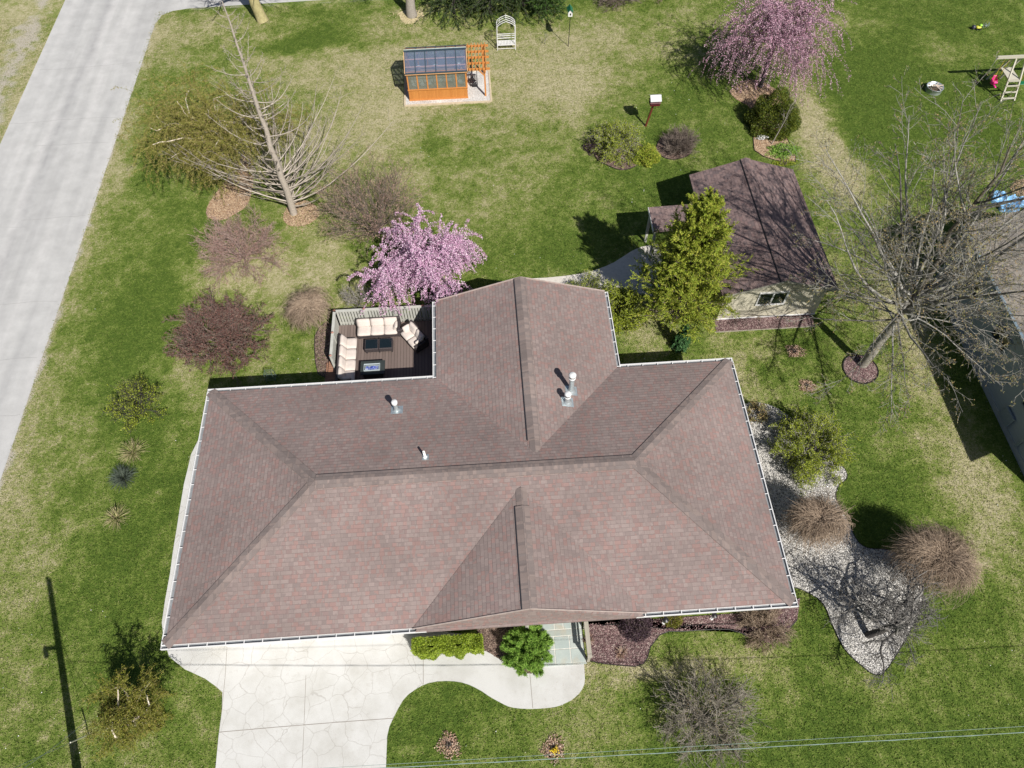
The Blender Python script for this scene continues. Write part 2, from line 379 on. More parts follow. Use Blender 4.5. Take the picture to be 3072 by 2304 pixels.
drive=[cr(3,1330,1120),cr(3,1285,1200),cr(3,1240,1290),cr(3,1215,1400),cr(3,1195,1480),cr(3,1165,1659),cr(6,1150,100),cr(6,1125,250),cr(6,1105,400),cr(6,1072,580),cr(6,1052,720),cr(6,1065,830),cr(6,1100,940),cr(6,1200,1020),cr(6,1330,1080),cr(6,1400,1130),cr(6,1445,1170),cr(6,1440,1300),cr(6,1420,1450),cr(6,1400,1659)]
drive=[(p[0],p[1]) for p in drive]+[(2.2,-14),(7.5,-14)]
walk=[(290,1659),(298,1450),(312,1390),(340,1330),(368,1275),(400,1220),(435,1182),(480,1150),(520,1127),(560,1110),(620,1098),(680,1095),(730,1097),(780,1105),(830,1121),(870,1140),(910,1162),(950,1190),(985,1211),(1020,1230),(1050,1246),(1080,1260),(1120,1270),(1170,1275),(1225,1277),(1280,1275),(1330,1271),(1380,1265),(1420,1254),(1450,1240),(1485,1224),(1510,1205),(1540,1178),(1560,1150),(1574,1118),(1578,1080),(1575,1030),(1572,985),(1335,992),(1290,1020),(1230,1050),(1190,1041),(1150,1030),(1110,1010),(1080,990),(1040,966),(1000,940),(970,921),(940,905),(915,898),(890,895),(850,895),(840,800)]
WK=[cr(7,*q) for q in walk]; drive+=[(p[0],p[1]) for p in WK]
drive+=[(8.7,.55),(.7,.55),(.7,5),(.5,7.8)]
mb=MB(); mb.prism(drive,-.2,.05); struct(mb.build('driveway',M_STAMP))
M_JOINT=plain('joint_dark',(.22,.19,.16))
def strip(mb,pts,w,z0,z1):
    for a,b in zip(pts[:-1],pts[1:]):
        a=np.array(a[:2],float);b=np.array(b[:2],float);d=b-a;d/=np.hypot(*d);n=np.array([-d[1],d[0]])*w/2
        mb.prism([tuple(a-n),tuple(b-n),tuple(b+n),tuple(a+n)],z0,z1)
mb=MB()
strip(mb,[cr(6,1475,870),cr(6,1462,1070),cr(6,1440,1300)],.012,.04,.0545)
strip(mb,[cr(6,1425,1428),cr(6,1800,1395),cr(6,2212,1362)],.016,.04,.0545)
strip(mb,[cr(7,0,1362),cr(7,340,1338)],.016,.04,.0545)
strip(mb,[cr(6,1985,1060),cr(6,1972,1390)],.012,.04,.0545)
strip(mb,[cr(6,1972,1394),cr(6,1960,1659)],.012,.04,.0545)
strip(mb,[cr(7,532,905),cr(7,532,1118)],.016,.04,.0545)
strip(mb,[cr(7,1222,1052),cr(7,1241,1272)],.016,.04,.0545)
for a,b in(((1225,100),(1105,95)),((1160,330),(1115,330)),((1075,610),(1120,610))): pass
struct(mb.build('driveway_joints',M_JOINT))
# rear garden path of pale concrete
path=[at(*q) for q in((1120,604),(1200,600),(1270,590),(1320,572),(1345,556),(1368,541),(1392,532),(1430,528),(1475,545),(1480,640),(1405,646),(1340,618),(1250,628),(1180,618))]
mb=MB(); mb.prism([(p[0],p[1]) for p in smooth_poly(path,1)],-.2,.045)
M_PALE=plain('pale_concrete',(.56,.53,.48),.85,.2,var=.14,scale=9,bump=.2); struct(mb.build('garden_path',M_PALE))

# ------------------------------------------------------------------ planting beds
M_MULCH=groundchips('red_mulch',[(.08,.05,.05),(.15,.09,.09),(.22,.145,.145),(.13,.09,.085),(.34,.26,.24),(.10,.055,.06)],28)
M_BROWN=groundchips('brown_mulch',[(.075,.05,.042),(.14,.09,.075),(.20,.145,.12),(.11,.08,.07),(.27,.20,.16)],26)
M_CHIP=groundchips('wood_chips',[(.30,.20,.125),(.42,.30,.20),(.50,.38,.26),(.22,.15,.10),(.36,.24,.15)],22)
M_GRAV=groundchips('white_gravel',[(.20,.195,.18),(.58,.56,.52),(.42,.41,.38),(.68,.66,.63),(.16,.155,.15),(.50,.48,.44)],24,bump=1.)
M_EDGE=plain('edging_black',(.02,.02,.02),.5)
def P2(i,L): return [(float(p[0]),float(p[1])) for p in (cr(i,*q) for q in L)]
gravel=P2(5,[(405,955),(520,950),(640,1000),(760,1100),(900,1240),(1000,1340),(1050,1380),(1068,1430),(1050,1460),(1005,1490),(985,1560),(1020,1640)])+P2(8,[(1055,30),(1085,90),(1105,150),(1150,215),(1215,242),(1300,240),(1380,262),(1480,320),(1560,380),(1562,480),(1545,620),(1500,720),(1430,850),(1380,930),(1330,1010),(1295,1045),(1260,1060),(1225,1050),(1190,1025),(1100,950),(1030,870),(985,770),(950,690),(925,620),(880,565),(830,535),(760,500),(705,490)])
gravel+=[(20.97,.6),(20.97,9.0)]
gravel=smooth_poly(gravel,1); mb=MB(); mb.prism(gravel,-.1,.035); GR=struct(mb.build('gravel_bed',M_GRAV))
front=P2(7,[(1575,640),(1580,700),(1598,930),(1600,962),(1650,975),(1700,985),(1800,995),(1900,1003),(1960,985),(1985,940),(2000,880),(2060,800),(2120,775),(2212,775)])+P2(8,[(100,768),(200,762),(300,762),(360,780),(440,810),(560,850),(650,800),(740,700),(760,560)])
front+=[(20.97,.4),(14.4,.4)]
mb=MB(); mb.prism(front,-.1,.04); struct(mb.build('mulch_bed',M_MULCH))
wed=P2(7,[(880,640),(880,780),(905,890),(940,905),(1000,940),(1080,990),(1150,1030),(1230,1050),(1290,1020),(1332,990),(1268,680)])
mb=MB(); mb.prism(wed,-.1,.045); struct(mb.build('mulch_bed',M_BROWN))
deckbed=P2(3,[(2150,440),(2110,432),(2070,465),(2042,520),(2038,590),(2045,690),(2062,765),(2110,790)])+[(4.5,12),(4.5,14.9)]
mb=MB(); mb.prism(deckbed,-.1,.03); struct(mb.build('mulch_bed',M_BROWN))
chipbed=smooth_poly(P2(0,[(1590,960),(1640,1060),(1645,1160),(1632,1260),(1595,1345),(1520,1390),(1450,1430),(1350,1420),(1330,1370),(1370,1290),(1440,1200),(1520,1100),(1560,1010)]),1)
mb=MB(); mb.prism(chipbed,-.1,.02); struct(mb.build('wood_chip_bed',M_CHIP))
mb=MB(); mb.prism(circ(cr(0,1950,1385),.95),-.1,.022); struct(mb.build('wood_chip_bed',M_CHIP))
cb=[*P2(2,[(330,560),(300,600),(350,650),(440,690),(460,800),(455,870),(462,975),(520,1015),(600,1042),(680,1052),(728,1050),(732,1020),(700,950),(675,900),(650,850),(700,700),(640,600),(530,540),(430,510)])]
mb=MB(); mb.prism(smooth_poly(cb,1),-.1,.025); struct(mb.build('wood_chip_bed',M_CHIP))
mb=MB(); mb.prism(circ(cr(1,450,105),.8,wob=.12),-.1,.02); struct(mb.build('wood_chip_bed',plain('saw_dust',(.5,.42,.26),.9,.1,var=.3,scale=14)))
be=[]
for c,r,i in(((1800,985),1.42,1),((2150,960),.98,1)): be.append(circ(cr(i,*c),r))
br=circ(cr(5,1150,735),.78,wob=.01); be.append(br)
for k,b in enumerate(be):
    mb=MB(); mb.prism(b,-.1,.03); struct(mb.build('mulch_bed',M_BROWN if k<2 else M_MULCH))
shf=[(22.2,14.2),(22.2,13.38),(26.9,13.38),(26.9,14.2)]
mb=MB(); mb.prism(shf,-.1,.03); struct(mb.build('mulch_bed',M_MULCH))
# black plastic / steel edging lines
mb=MB()
def edgeline(pts,closed=False,r=.018,z=.04):
    q=[(p[0],p[1],z) for p in pts]
    if closed:q=q+[q[0]]
    mb.tube(q,r,4)
edgeline(be[0],1); edgeline(be[1],1); edgeline(be[2],1,.03); edgeline(gravel[10:-4]); edgeline(front[3:22]); edgeline(deckbed[1:8]); edgeline(cb[4:15]); 
struct(mb.build('bed_edging',M_EDGE))
M_RAILK=plain('kerb_timber',(.30,.27,.22),.9)
mb=MB(); mb.bar((22.1,13.37,.03),(26.9,13.37,.03),.03,.05); struct(mb.build('bed_kerb',M_RAILK))

# loose stones / chips on top of the beds: real little solids
def chips(name,poly,dens,size,mat,z,seed=1,flat=.5):
    g=np.random.default_rng(seed); P=np.array([p[:2] for p in poly]); lo,hi=P.min(0),P.max(0)
    n=int(dens*(hi-lo).prod()); q=lo+g.random((n,2))*(hi-lo); q=q[inpoly(q[:,0],q[:,1],poly)]; n=len(q)
    a=g.uniform(0,6.28,n); s=size*g.uniform(.5,1.4,n); e=g.uniform(.4,1,n); tl=g.uniform(-.5,.5,(n,2))
    V=np.zeros((n,6,3)); 
    for k,(dx,dy,dz) in enumerate(((1,0,0),(0,1,0),(-1,0,0),(0,-1,0),(0,0,1),(0,0,-1))):
        lx=dx*s; ly=dy*s*e; lz=dz*s*flat+(dx*tl[:,0]+dy*tl[:,1])*s*.6
        V[:,k,0]=q[:,0]+lx*np.cos(a)-ly*np.sin(a); V[:,k,1]=q[:,1]+lx*np.sin(a)+ly*np.cos(a); V[:,k,2]=z+s*flat*.4+lz
    F=np.array([(0,1,4),(1,2,4),(2,3,4),(3,0,4),(1,0,5),(2,1,5),(3,2,5),(0,3,5)])
    F=(np.arange(n)[:,None,None]*6+F[None]).reshape(-1,3)
    return npmesh(name,V.reshape(-1,3),F,mat)
def M_isl(name,cols,rough=.85): return leafmat(name,cols,rough,0,.2)
M_STONE=M_isl('stone_mix',[(.14,.14,.14),(.60,.59,.57),(.42,.41,.39),(.74,.73,.71),(.27,.26,.25),(.50,.48,.45)])
M_MCH=M_isl('mulch_mix',[(.10,.05,.055),(.19,.11,.115),(.30,.20,.20),(.14,.08,.085),(.46,.38,.34),(.07,.035,.04)])
M_MCB=M_isl('bark_mix',[(.07,.05,.04),(.14,.1,.08),(.26,.19,.15),(.10,.07,.06)])
M_CCH=M_isl('chip_mix',[(.32,.21,.13),(.56,.43,.30),(.44,.31,.2),(.2,.13,.09)])
tag(chips('gravel_stones',gravel,420,.027,M_STONE,.035,2),'loose white and grey landscaping stones beside the house','gravel',kind='stuff')
tag(chips('mulch_chips',front,420,.026,M_MCH,.04,3,.35),'loose purple-red bark chips along the front of the house','mulch',kind='stuff')
tag(chips('mulch_chips',wed,380,.024,M_MCB,.045,4,.35),'loose brown bark chips between hedge and curved walk','mulch',kind='stuff')
tag(chips('wood_chips',chipbed,300,.035,M_CCH,.02,5,.3),'loose orange wood chips under the willow','wood chips',kind='stuff')
tag(chips('wood_chips',cb,260,.035,M_CCH,.025,6,.3),'loose pale wood chips in the bed behind the shed','wood chips',kind='stuff')
tag(chips('wood_chips',circ(cr(0,1950,1385),.9),300,.04,M_CCH,.02,7,.3),'loose pale wood chips around the foot of the bare conifer','wood chips',kind='stuff')

# ------------------------------------------------------------------ house
SH=[(.250,.176,.163),(.236,.188,.177),(.256,.205,.192),(.222,.178,.168),(.262,.178,.163),(.242,.194,.181),(.230,.170,.160),(.250,.198,.185)]
M_SH=shingles('shingles',SH)
M_SHED=shingles('shingles_dark',[(.165,.115,.11),(.20,.145,.14),(.23,.165,.155),(.15,.115,.115),(.19,.13,.125)],dirt=.2)
M_CAP=shingles('ridge_shingles',[(.215,.175,.163),(.19,.157,.148),(.235,.188,.172),(.20,.168,.158)],course=.35,tab=.25,line=.25)
M_WHITE=plain('white_metal',(.66,.66,.66),.45,.4,var=.06)
M_GUT=plain('gutter_inside',(.20,.215,.23),.6,.3)
M_SIDE=boards('grey_siding',(.42,.42,.36),(.50,.49,.43),.14,axis=2 if False else 0,gap=.03)
M_STUC=plain('wall_cream',(.42,.40,.33),.8,.2)
M_GLASS=plain('window_glass',(.012,.016,.018),.06,.7,var=.1)
M_ZINC=plain('zinc',(.50,.56,.58),.38,.5,metal=.6,var=.2,scale=8)
M_PVC=plain('white_pvc',(.82,.82,.80),.4,.4,var=.05)
M_DK=plain('dark_trim',(.03,.03,.032),.6)
EZ=2.75; W,D=21.41,10.; RH=1.474
house=thing('house','large hip roofed house with mottled brown-pink shingles filling the middle of the picture','house',(10.7,5,0))
mb=MB()
mb.prism([(.5,.5),(12.65,.5),(12.65,1.6),(14.9,1.6),(14.9,.5),(20.9,.5),(20.9,9.5),(16.2,9.5),(16.2,13.6),(9.75,13.6),(9.75,9.5),(.5,9.5)],-.3,EZ-.16)
walls=mb.build('wall',M_STUC,house)
gr=[]
# front details seen from lower viewpoints: garage doors, windows, front door
def window(parent,cx,cy,z0,z1,wd,ax='x',sgn=-1,n=2,frame=M_WHITE,fw=.06,dep=.05):
    """window on a wall; ax='x': wall runs along x and faces sgn*y"""
    fr=MB(); pn=MB()
    def bx(m_,a0,a1,z0_,z1_,d0,d1):
        if ax=='x': m_.box(cx+a0,cx+a1,cy+sgn*d0,cy+sgn*d1,z0_,z1_)
        else: m_.box(cx+sgn*d0,cx+sgn*d1,cy+a0,cy+a1,z0_,z1_)
    h=wd/2
    bx(fr,-h,h,z1-fw,z1,-.01,dep); bx(fr,-h,h,z0,z0+fw,-.01,dep)
    for k in range(n+1):
        c=-h+fw/2+(wd-fw)*k/n; bx(fr,c-fw/2,c+fw/2,z0+fw,z1-fw,-.008,dep-.004)
    bx(pn,-h+fw*.5,h-fw*.5,z0+fw*.5,z1-fw*.5,-.005,dep*.4)
    f=fr.build('window',frame,parent); pn.build('pane',M_GLASS,f); return f
window(house,17.8,.5,.9,2.2,2.4,n=3); window(house,10.0,.5,1.0,2.2,1.6); window(house,3.2,9.5,1.0,2.2,1.5,sgn=1); window(house,18.6,9.5,1.0,2.2,1.6,sgn=1)
window(house,13.,13.6,.9,2.2,2.2,sgn=1,n=3); window(house,.5,3.2,1.0,2.1,1.4,'y',-1); window(house,20.9,3.,.9,2.2,1.8,'y',1); window(house,20.9,7.2,1.0,2.2,1.4,'y',1)
for x0 in (1.1,4.4):
    mb=MB(); mb.box(x0,x0+2.75,.44,.56,.05,2.2)
    for k in range(4): 
        for q in range(4): mb.box(x0+.1+q*.66,x0+.64+q*.66,.425,.45,.14+k*.52,.56+k*.52)
    gd=mb.build('garage_door',M_WHITE,house)
mb=MB(); mb.box(13.1,14.05,1.55,1.66,.1,2.15); mb.box(13.2,13.95,1.53,1.56,1.2,2.0); fd=mb.build('front_door',plain('door_red',(.16,.05,.04),.5),house)
mb=MB(); mb.lathe((13.98,1.50,1.05),[(.001,-.03),(.03,-.02),(.035,0),(.03,.02),(.001,.03)],10); mb.build('handle',M_ZINC,fd)
window(house,9.75,11.6,.3,2.3,1.9,'y',-1,2)
mb=MB(); mb.box(12.2,12.32,.2,.32,.05,EZ-.1); mb.build('porch_post',M_SIDE,house)
# roof slopes
rl=(D/2,D/2,EZ+RH); rr=(W-D/2+.05,D/2,EZ+RH)
A,B_,C_,D_=(0,0,EZ),(W,0,EZ),(W,D,EZ),(0,D,EZ)
mb=MB()
mb.slab([A,B_,rr,rl],.12); mb.slab([B_,C_,rr],.12); mb.slab([C_,D_,rl,rr],.12); mb.slab([D_,A,rl],.12)
roof=mb.build('roof',M_SH,house,uv=True)
wx0,wx1,wy=9.23,16.71,14.02; wc=(wx0+wx1)/2; wh=1.27; jy=D-wh/(RH/5)
gx0,gx1=8.33,16.32; gc=(gx0+gx1)/2; gh=1.29; gj=gh/(RH/5); gy=.05
mb=MB()
mb.slab([(wx0,D,EZ),(wc,jy,EZ+wh),(wc,wy,EZ+wh),(wx0,wy,EZ)],.1); mb.slab([(wc,jy,EZ+wh),(wx1,D,EZ),(wx1,wy,EZ),(wc,wy,EZ+wh)],.1)
mb.build('roof',M_SH,house,uv=True)
mb=MB()
mb.slab([(gx0,-.02,EZ+.012),(gc,gy,EZ+gh+.012),(gc,gj,EZ+gh+.012)],.1); mb.slab([(gc,gy,EZ+gh+.012),(gx1,-.02,EZ+.012),(gc,gj,EZ+gh+.012)],.1)
mb.build('roof',M_SH,house,uv=True)
mb=MB(); mb.add([(gx0+.1,-.14,EZ-.02),(gx1-.1,-.14,EZ-.02),(gx1-.15,-.02,EZ+.01),(gc,.03,EZ+gh-.03),(gx0+.15,-.02,EZ+.01)],[(0,1,2,3,4)]); mb.box(gx0+.1,gx1-.1,-.14,-.10,EZ-.14,EZ-.021); mb.build('gable_face',M_SH,house,uv=True)
M_RAKE=plain('rake_trim',(.40,.33,.30),.6)
mb=MB(); mb.bar((gx0,-.03,EZ+.02),(gc,.035,EZ+gh+.02),.03,.05); mb.bar((gc,.035,EZ+gh+.02),(gx1,-.03,EZ+.02),.03,.05); mb.build('rake_trim',M_RAKE,house)
mb=MB()
for sx in(wx0,wx1): mb.bar((sx,wy+.01,EZ+.0),(wc,wy+.01,EZ+wh+.0),.03,.1)
mb.build('rake_trim',M_RAKE,house)
mb=MB(); mb.add([(wx0+.5,13.6,EZ-.16),(wx1-.5,13.6,EZ-.16),(wc,13.6,EZ+wh-.3)],[(2,1,0)]); mb.build('gable_wall',M_STUC,house)
# soffits
mb=MB(); mb.box(.05,12.6,.05,.5,EZ-.16,EZ-.13); mb.box(14.9,21.35,.05,.5,EZ-.16,EZ-.13); mb.box(12.6,14.9,.05,1.6,EZ-.16,EZ-.13); mb.box(.05,.5,.5,9.95,EZ-.16,EZ-.13); mb.box(20.9,21.35,.5,9.95,EZ-.16,EZ-.13); mb.box(.5,9.3,9.5,9.95,EZ-.16,EZ-.13); mb.box(16.6,20.9,9.5,9.95,EZ-.16,EZ-.13)
mb.box(wx0+.05,wx0+.5,9.95,13.9,EZ-.16,EZ-.13); mb.box(wx1-.5,wx1-.05,9.95,13.9,EZ-.16,EZ-.13); mb.build('soffit',M_WHITE,house)
# ridge and hip caps
def cap(p,q,w_,slope_w,t,name='ridge_cap',mat=None,ext=0,parent=house):
    """folded strip centred on a ridge/hip line from p to q; slope_w = drop per metre sideways"""
    p=np.array(p,float);q=np.array(q,float); d=q-p; d/=np.linalg.norm(d); p=p-d*ext; n=np.array([-d[1],d[0],0]); n/=np.linalg.norm(n)
    dz=np.array([0,0,1.]); P=[]
    for o in(p,q):
        for s_,lift in((-1,0),(0,0),(1,0)): P.append(o+n*s_*w_-dz*(slope_w*w_ if s_ else 0)+dz*(t+.004))
        for s_ in(-1,0,1): P.append(o+n*s_*w_-dz*(slope_w*w_ if s_ else 0)-dz*.01)
    m_=MB(); m_.add(P,[(0,6,7,1),(1,7,8,2),(3,4,10,9),(4,5,11,10),(0,3,9,6),(2,8,11,5),(0,1,4,3),(1,2,5,4),(6,9,10,7),(7,10,11,8)])
    return m_.build(name,mat or M_CAP,parent,uv=True)
S=RH/5
cap(rl,rr,.27,S,.05); 
for a,b in((A,rl),(B_,rr),(C_,rr),(D_,rl)): cap(a,b,.21,S*.71,.026,'hip_cap')
cap((wc,jy+.55,EZ+wh),(wc,wy,EZ+wh),.25,wh/3.74,.055); cap((wc,jy+.02,EZ+wh),(wc,jy+.55,EZ+wh),.2,wh/3.74,.014)
cap((gc,gy-.01,EZ+gh+.012),(gc,gj-.75,EZ+gh+.012),.25,gh/4,.055); cap((gc,gj-.75,EZ+gh+.012),(gc,gj-.05,EZ+gh+.012),.2,gh/4,.014)
# thin light metal edge along the roof ridges of wing and gable (vent lip)
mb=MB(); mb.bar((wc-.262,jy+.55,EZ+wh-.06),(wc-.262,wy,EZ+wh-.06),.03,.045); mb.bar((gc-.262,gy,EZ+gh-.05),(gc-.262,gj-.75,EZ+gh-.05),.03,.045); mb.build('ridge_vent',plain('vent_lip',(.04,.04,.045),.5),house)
# gutters
def gutter(p,q,out):
    p=np.array(p,float);q=np.array(q,float);o=np.array(out,float); d=q-p;L=np.linalg.norm(d);d/=L
    m_=MB(); z=EZ-.03
    def seg(o0,o1,z0,z1,mm,a=0,b=L):
        P=[]
        for t in(a,b):
            for oo,zz in((o0,z0),(o1,z0),(o1,z1),(o0,z1)): c=p+d*t+o*oo; P.append((c[0],c[1],zz))
        mm.add(P,[(0,1,2,3),(7,6,5,4),(0,4,5,1),(1,5,6,2),(2,6,7,3),(3,7,4,0)])
    seg(.125,.145,z-.11,z,m_); seg(.0,.125,z-.115,z-.10,m_); seg(.0,.012,z-.1,z-.01,m_); seg(.012,.125,z-.1,z-.002,m_,0,.015); seg(.012,.125,z-.1,z-.002,m_,L-.015,L)
    seg(.118,.150,z-.001,z+.01,m_)
    gt=m_.build('gutter',M_WHITE,house)
    h=MB(); k=.3; seg(.0,.13,z-.012,z+.006,h,k,k+.03); h0=h.build('hanger',M_WHITE,gt); k+=.62
    while k<L:
        h1=h0.copy(); COL.objects.link(h1); h1.parent=gt; h1.location=tuple(d*(k-.3)); k+=.62
    b=MB(); seg(.013,.124,z-.0995,z-.07,b,.02,L-.02); b.build('gutter_bed',M_GUT,gt)
gutter((-.145,0,0),(8.35+.45,0,0),(0,-1,0)); gutter((gx1-.35,0,0),(W+.145,0,0),(0,-1,0))
gutter((0,0,0),(0,D,0),(-1,0,0)); gutter((W,0,0),(W,D,0),(1,0,0))
gutter((-.145,D,0),(wx0-.15,D,0),(0,1,0)); gutter((wx1+.15,D,0),(W+.145,D,0),(0,1,0))
gutter((wx0,D-.25,0),(wx0,wy,0),(-1,0,0)); gutter((wx1,D-.25,0),(wx1,wy,0),(1,0,0))
for x,y in((.46,.56),(20.94,.56),(.46,9.4),(20.94,9.4)): MB().box(x-.04,x+.04,y-.03,y+.03,0.02,EZ-.165).build('downspout',M_WHITE,house)
# roof pipes
def zroof(x,y):
    z=EZ+S*min(x,W-x,y,D-y) if 0<=y<=D else 0
    if wx0<x<wx1 and y>jy: z=max(z,EZ+wh-abs(x-wc)*wh/3.74)
    return z
def flue(base,r,h,capr,caph,arm=True):
    x,y=base; z=zroof(x,y)
    m_=MB(); m_.lathe((x,y,z),[(r*1.9,-.06),(r*1.9,.0),(r*1.25,.09),(r,.12),(r,h)],20); f=m_.build('flue_pipe',M_ZINC,house,True)
    c=MB(); c.lathe((x,y,z+h),[(r,-.02),(capr,0),(capr,caph*.12),(capr*.8,caph*.14),(capr*.8,caph*.62),(capr*1.05,caph*.64),(capr*1.05,caph*.8),(capr*.75,caph),(.001,caph*1.05)],20); c.build('cap',M_WHITE if arm else M_ZINC,f,True)
    sl=MB()
    for k in range(14): a=6.283*k/14; sl.obox((x+capr*.82*math.cos(a),y+capr*.82*math.sin(a),z+h+caph*.38),(.012,.02,caph*.4),a)
    sl.build('slot',M_DK,f)
    if arm:
        fl=MB(); fl.add([(x-.22,y-.2,zroof(x-.22,y-.2)+.012),(x+.25,y-.2,zroof(x+.25,y-.2)+.012),(x+.25,y+.22,zroof(x+.25,y+.22)+.012),(x-.22,y+.22,zroof(x-.22,y+.22)+.012)],[(0,1,2,3)]); fl.build('flashing',M_ZINC,f)
q=src(1024+1490/2.16,768+850/2.16,3.75); flue((q[0],q[1]),.10,.95,.14,.28)
q=src(1024+1465/2.16,768+930/2.16,3.75); flue((q[0],q[1]),.10,.42,.13,.28)
q=src(1024+357/2.16,768+995/2.16,3.3); flue((q[0],q[1]),.08,.55,.115,.12)
q=src(1024+543/2.16,768+1305/2.16,3.95); x,y=q[0],q[1]; z=zroof(x,y)
mb=MB(); mb.lathe((x,y,z),[(.09,-.04),(.085,.02),(.045,.06),(.045,.42),(.036,.42),(.036,.1)],14); vp=mb.build('vent_pipe',M_PVC,house,True)
mb=MB(); mb.add([(x-.1,y-.15,zroof(x,y-.15)+.01),(x+.14,y-.15,zroof(x,y-.15)+.01),(x+.14,y+.12,zroof(x,y+.12)+.01),(x-.1,y+.12,zroof(x,y+.12)+.01)],[(0,1,2,3)]); mb.build('flashing',M_ZINC,vp)

# ------------------------------------------------------------------ bluestone entry + wooden handrail
def bluestone():
    s=N('bluestone'); g=s.n('ShaderNodeNewGeometry')
    col=s.ramp(g.outputs['Random Per Island'],[(0,(.36,.42,.41)),(.4,(.42,.47,.45)),(.75,(.33,.37,.35)),(1,(.46,.50,.48))])
    col=s.mix(1.,col,s.ramp(s.noise(2.5,5,.6),[(.3,(.88,.88,.88)),(.7,(1.08,1.06,1.03))]),'MULTIPLY')
    rust=s.rng(s.noise(.9,3,.5,dist=1.),.60,.72,0,.4); col=s.mix(rust,col,(.42,.33,.22))
    return s.out(col,.75,.3)
M_BLUE=bluestone()
bs0,bs1,by0=12.68,14.33,-.98
mb=MB(); mb.box(bs0,bs1,by0,1.58,-.1,.085); struct(mb.build('entry_mortar',plain('mortar',(.62,.60,.55),.9)))
mb=MB()
def stone(u0,u1,v0,v1): mb.box(bs0+u0+.014,bs0+u1-.014,by0+v0+.014,by0+v1-.014,.06,.098,b=.006)
wd=bs1-bs0
for a,b,c,d in((0,.55,0,.52),(.55,1.12,0,.52),(1.12,wd,0,.52),(0,.55,.52,.98),(.55,1.12,.52,.98),(1.12,wd,.52,.98),(0,.2,.98,1.22),(.2,1.25,.98,1.22),(1.25,wd,.98,1.22),(0,.62,1.22,1.75),(.62,.95,1.22,1.55),(.95,1.25,1.22,1.8),(1.25,wd,1.22,1.8),(.62,.95,1.55,1.8),(0,.8,1.8,2.5),(.8,wd,1.8,2.5)): stone(a,b,c,d)
mb.box(bs0-.02,bs1+.02,by0-.05,by0,.045,.1,b=.006)
struct(mb.build('entry_paving',M_BLUE))
M_RAIL=boards('weathered_rail',(.32,.30,.25),(.40,.37,.31),.2,axis=0,gap=.0)
rail=thing('handrail','weathered grey timber handrail beside the bluestone entry walk','railing',(14.4,-.3,0))
for y in(-.92,.25): MB().box(14.36,14.46,y-.05,y+.05,0,.92).build('post',M_RAIL,rail)
MB().box(14.33,14.49,-1.0,.40,.92,.96,b=.005).build('top_rail',M_RAIL,rail); MB().bar((14.41,-.87,.62),(14.41,.2,.62),.04,.09).build('rail',M_RAIL,rail); MB().bar((14.41,-.87,.25),(14.41,.2,.25),.04,.09).build('rail',M_RAIL,rail)

# ------------------------------------------------------------------ deck and privacy fence
M_DECK=boards('deck_boards',(.125,.095,.085),(.185,.145,.13),.14,axis=0,gap=.04,grain=.45)
deck=thing('deck','brown-grey composite deck tucked between fence and house','deck',(6.8,12.3,0))
MB().box(4.42,9.7,9.55,14.85,.0,.3).build('deck_boards',M_DECK,deck)
M_PICK=plain('fence_paint',(.43,.435,.395),.6,.3,var=.14,scale=3)
M_POSTCAP=plain('copper_cap',(.35,.17,.13),.5,.4)
fence=thing('privacy_fence','pale green-grey slatted fence around the deck with small copper post caps','fence',(4.42,14.9,0))
def fencerun(p,q,n,z1=1.35,first=True):
    p=np.array(p,float);q=np.array(q,float);d=q-p;L=np.hypot(*d);d/=L; nrm=np.array([-d[1],d[0]])
    a=math.atan2(d[1],d[0]); m_=MB()
    k=.06
    while k<L-.06:
        c=p+d*(k+.05); m_.obox((c[0],c[1],(.12+z1-.1)/2),(.10,.022,z1-.22),a); k+=.135
    pk=m_.build('slat_panel',M_PICK,fence)
    m_=MB(); 
    for z in(.35,z1-.12): m_.bar((*(p+nrm*.035),z),(*(q+nrm*.035),z),.04,.09)
    m_.bar((*p,z1-.03),(*q,z1-.03),.13,.035); m_.build('rail',M_PICK,fence)
    for t in np.linspace(0,1,n+1)[0 if first else 1:]:
        c=p+d*L*t; ps=MB().box(c[0]-.05,c[0]+.05,c[1]-.05,c[1]+.05,0,z1+.03).build('post',M_PICK,fence)
        MB().lathe((c[0],c[1],z1+.03),[(.07,0),(.07,.02),(.001,.06)],4).build('post_cap',M_POSTCAP,ps)
fencerun((4.42,14.92),(8.5,14.9),3); fencerun((8.5,14.9),(9.7,14.9),1,first=False); fencerun((4.42,12.4),(4.42,14.92),2)
M_STEP=boards('step_timber',(.22,.11,.07),(.32,.18,.12),.12,axis=1,gap=.04)
st=thing('deck_steps','reddish timber step block on the left edge of the deck','steps',(4.2,12.,0))
MB().box(4.06,4.40,11.3,12.9,.0,.24,b=.01).build('tread',M_STEP,st); MB().box(3.93,4.06,11.3,12.9,.0,.12,b=.01).build('tread',M_STEP,st)

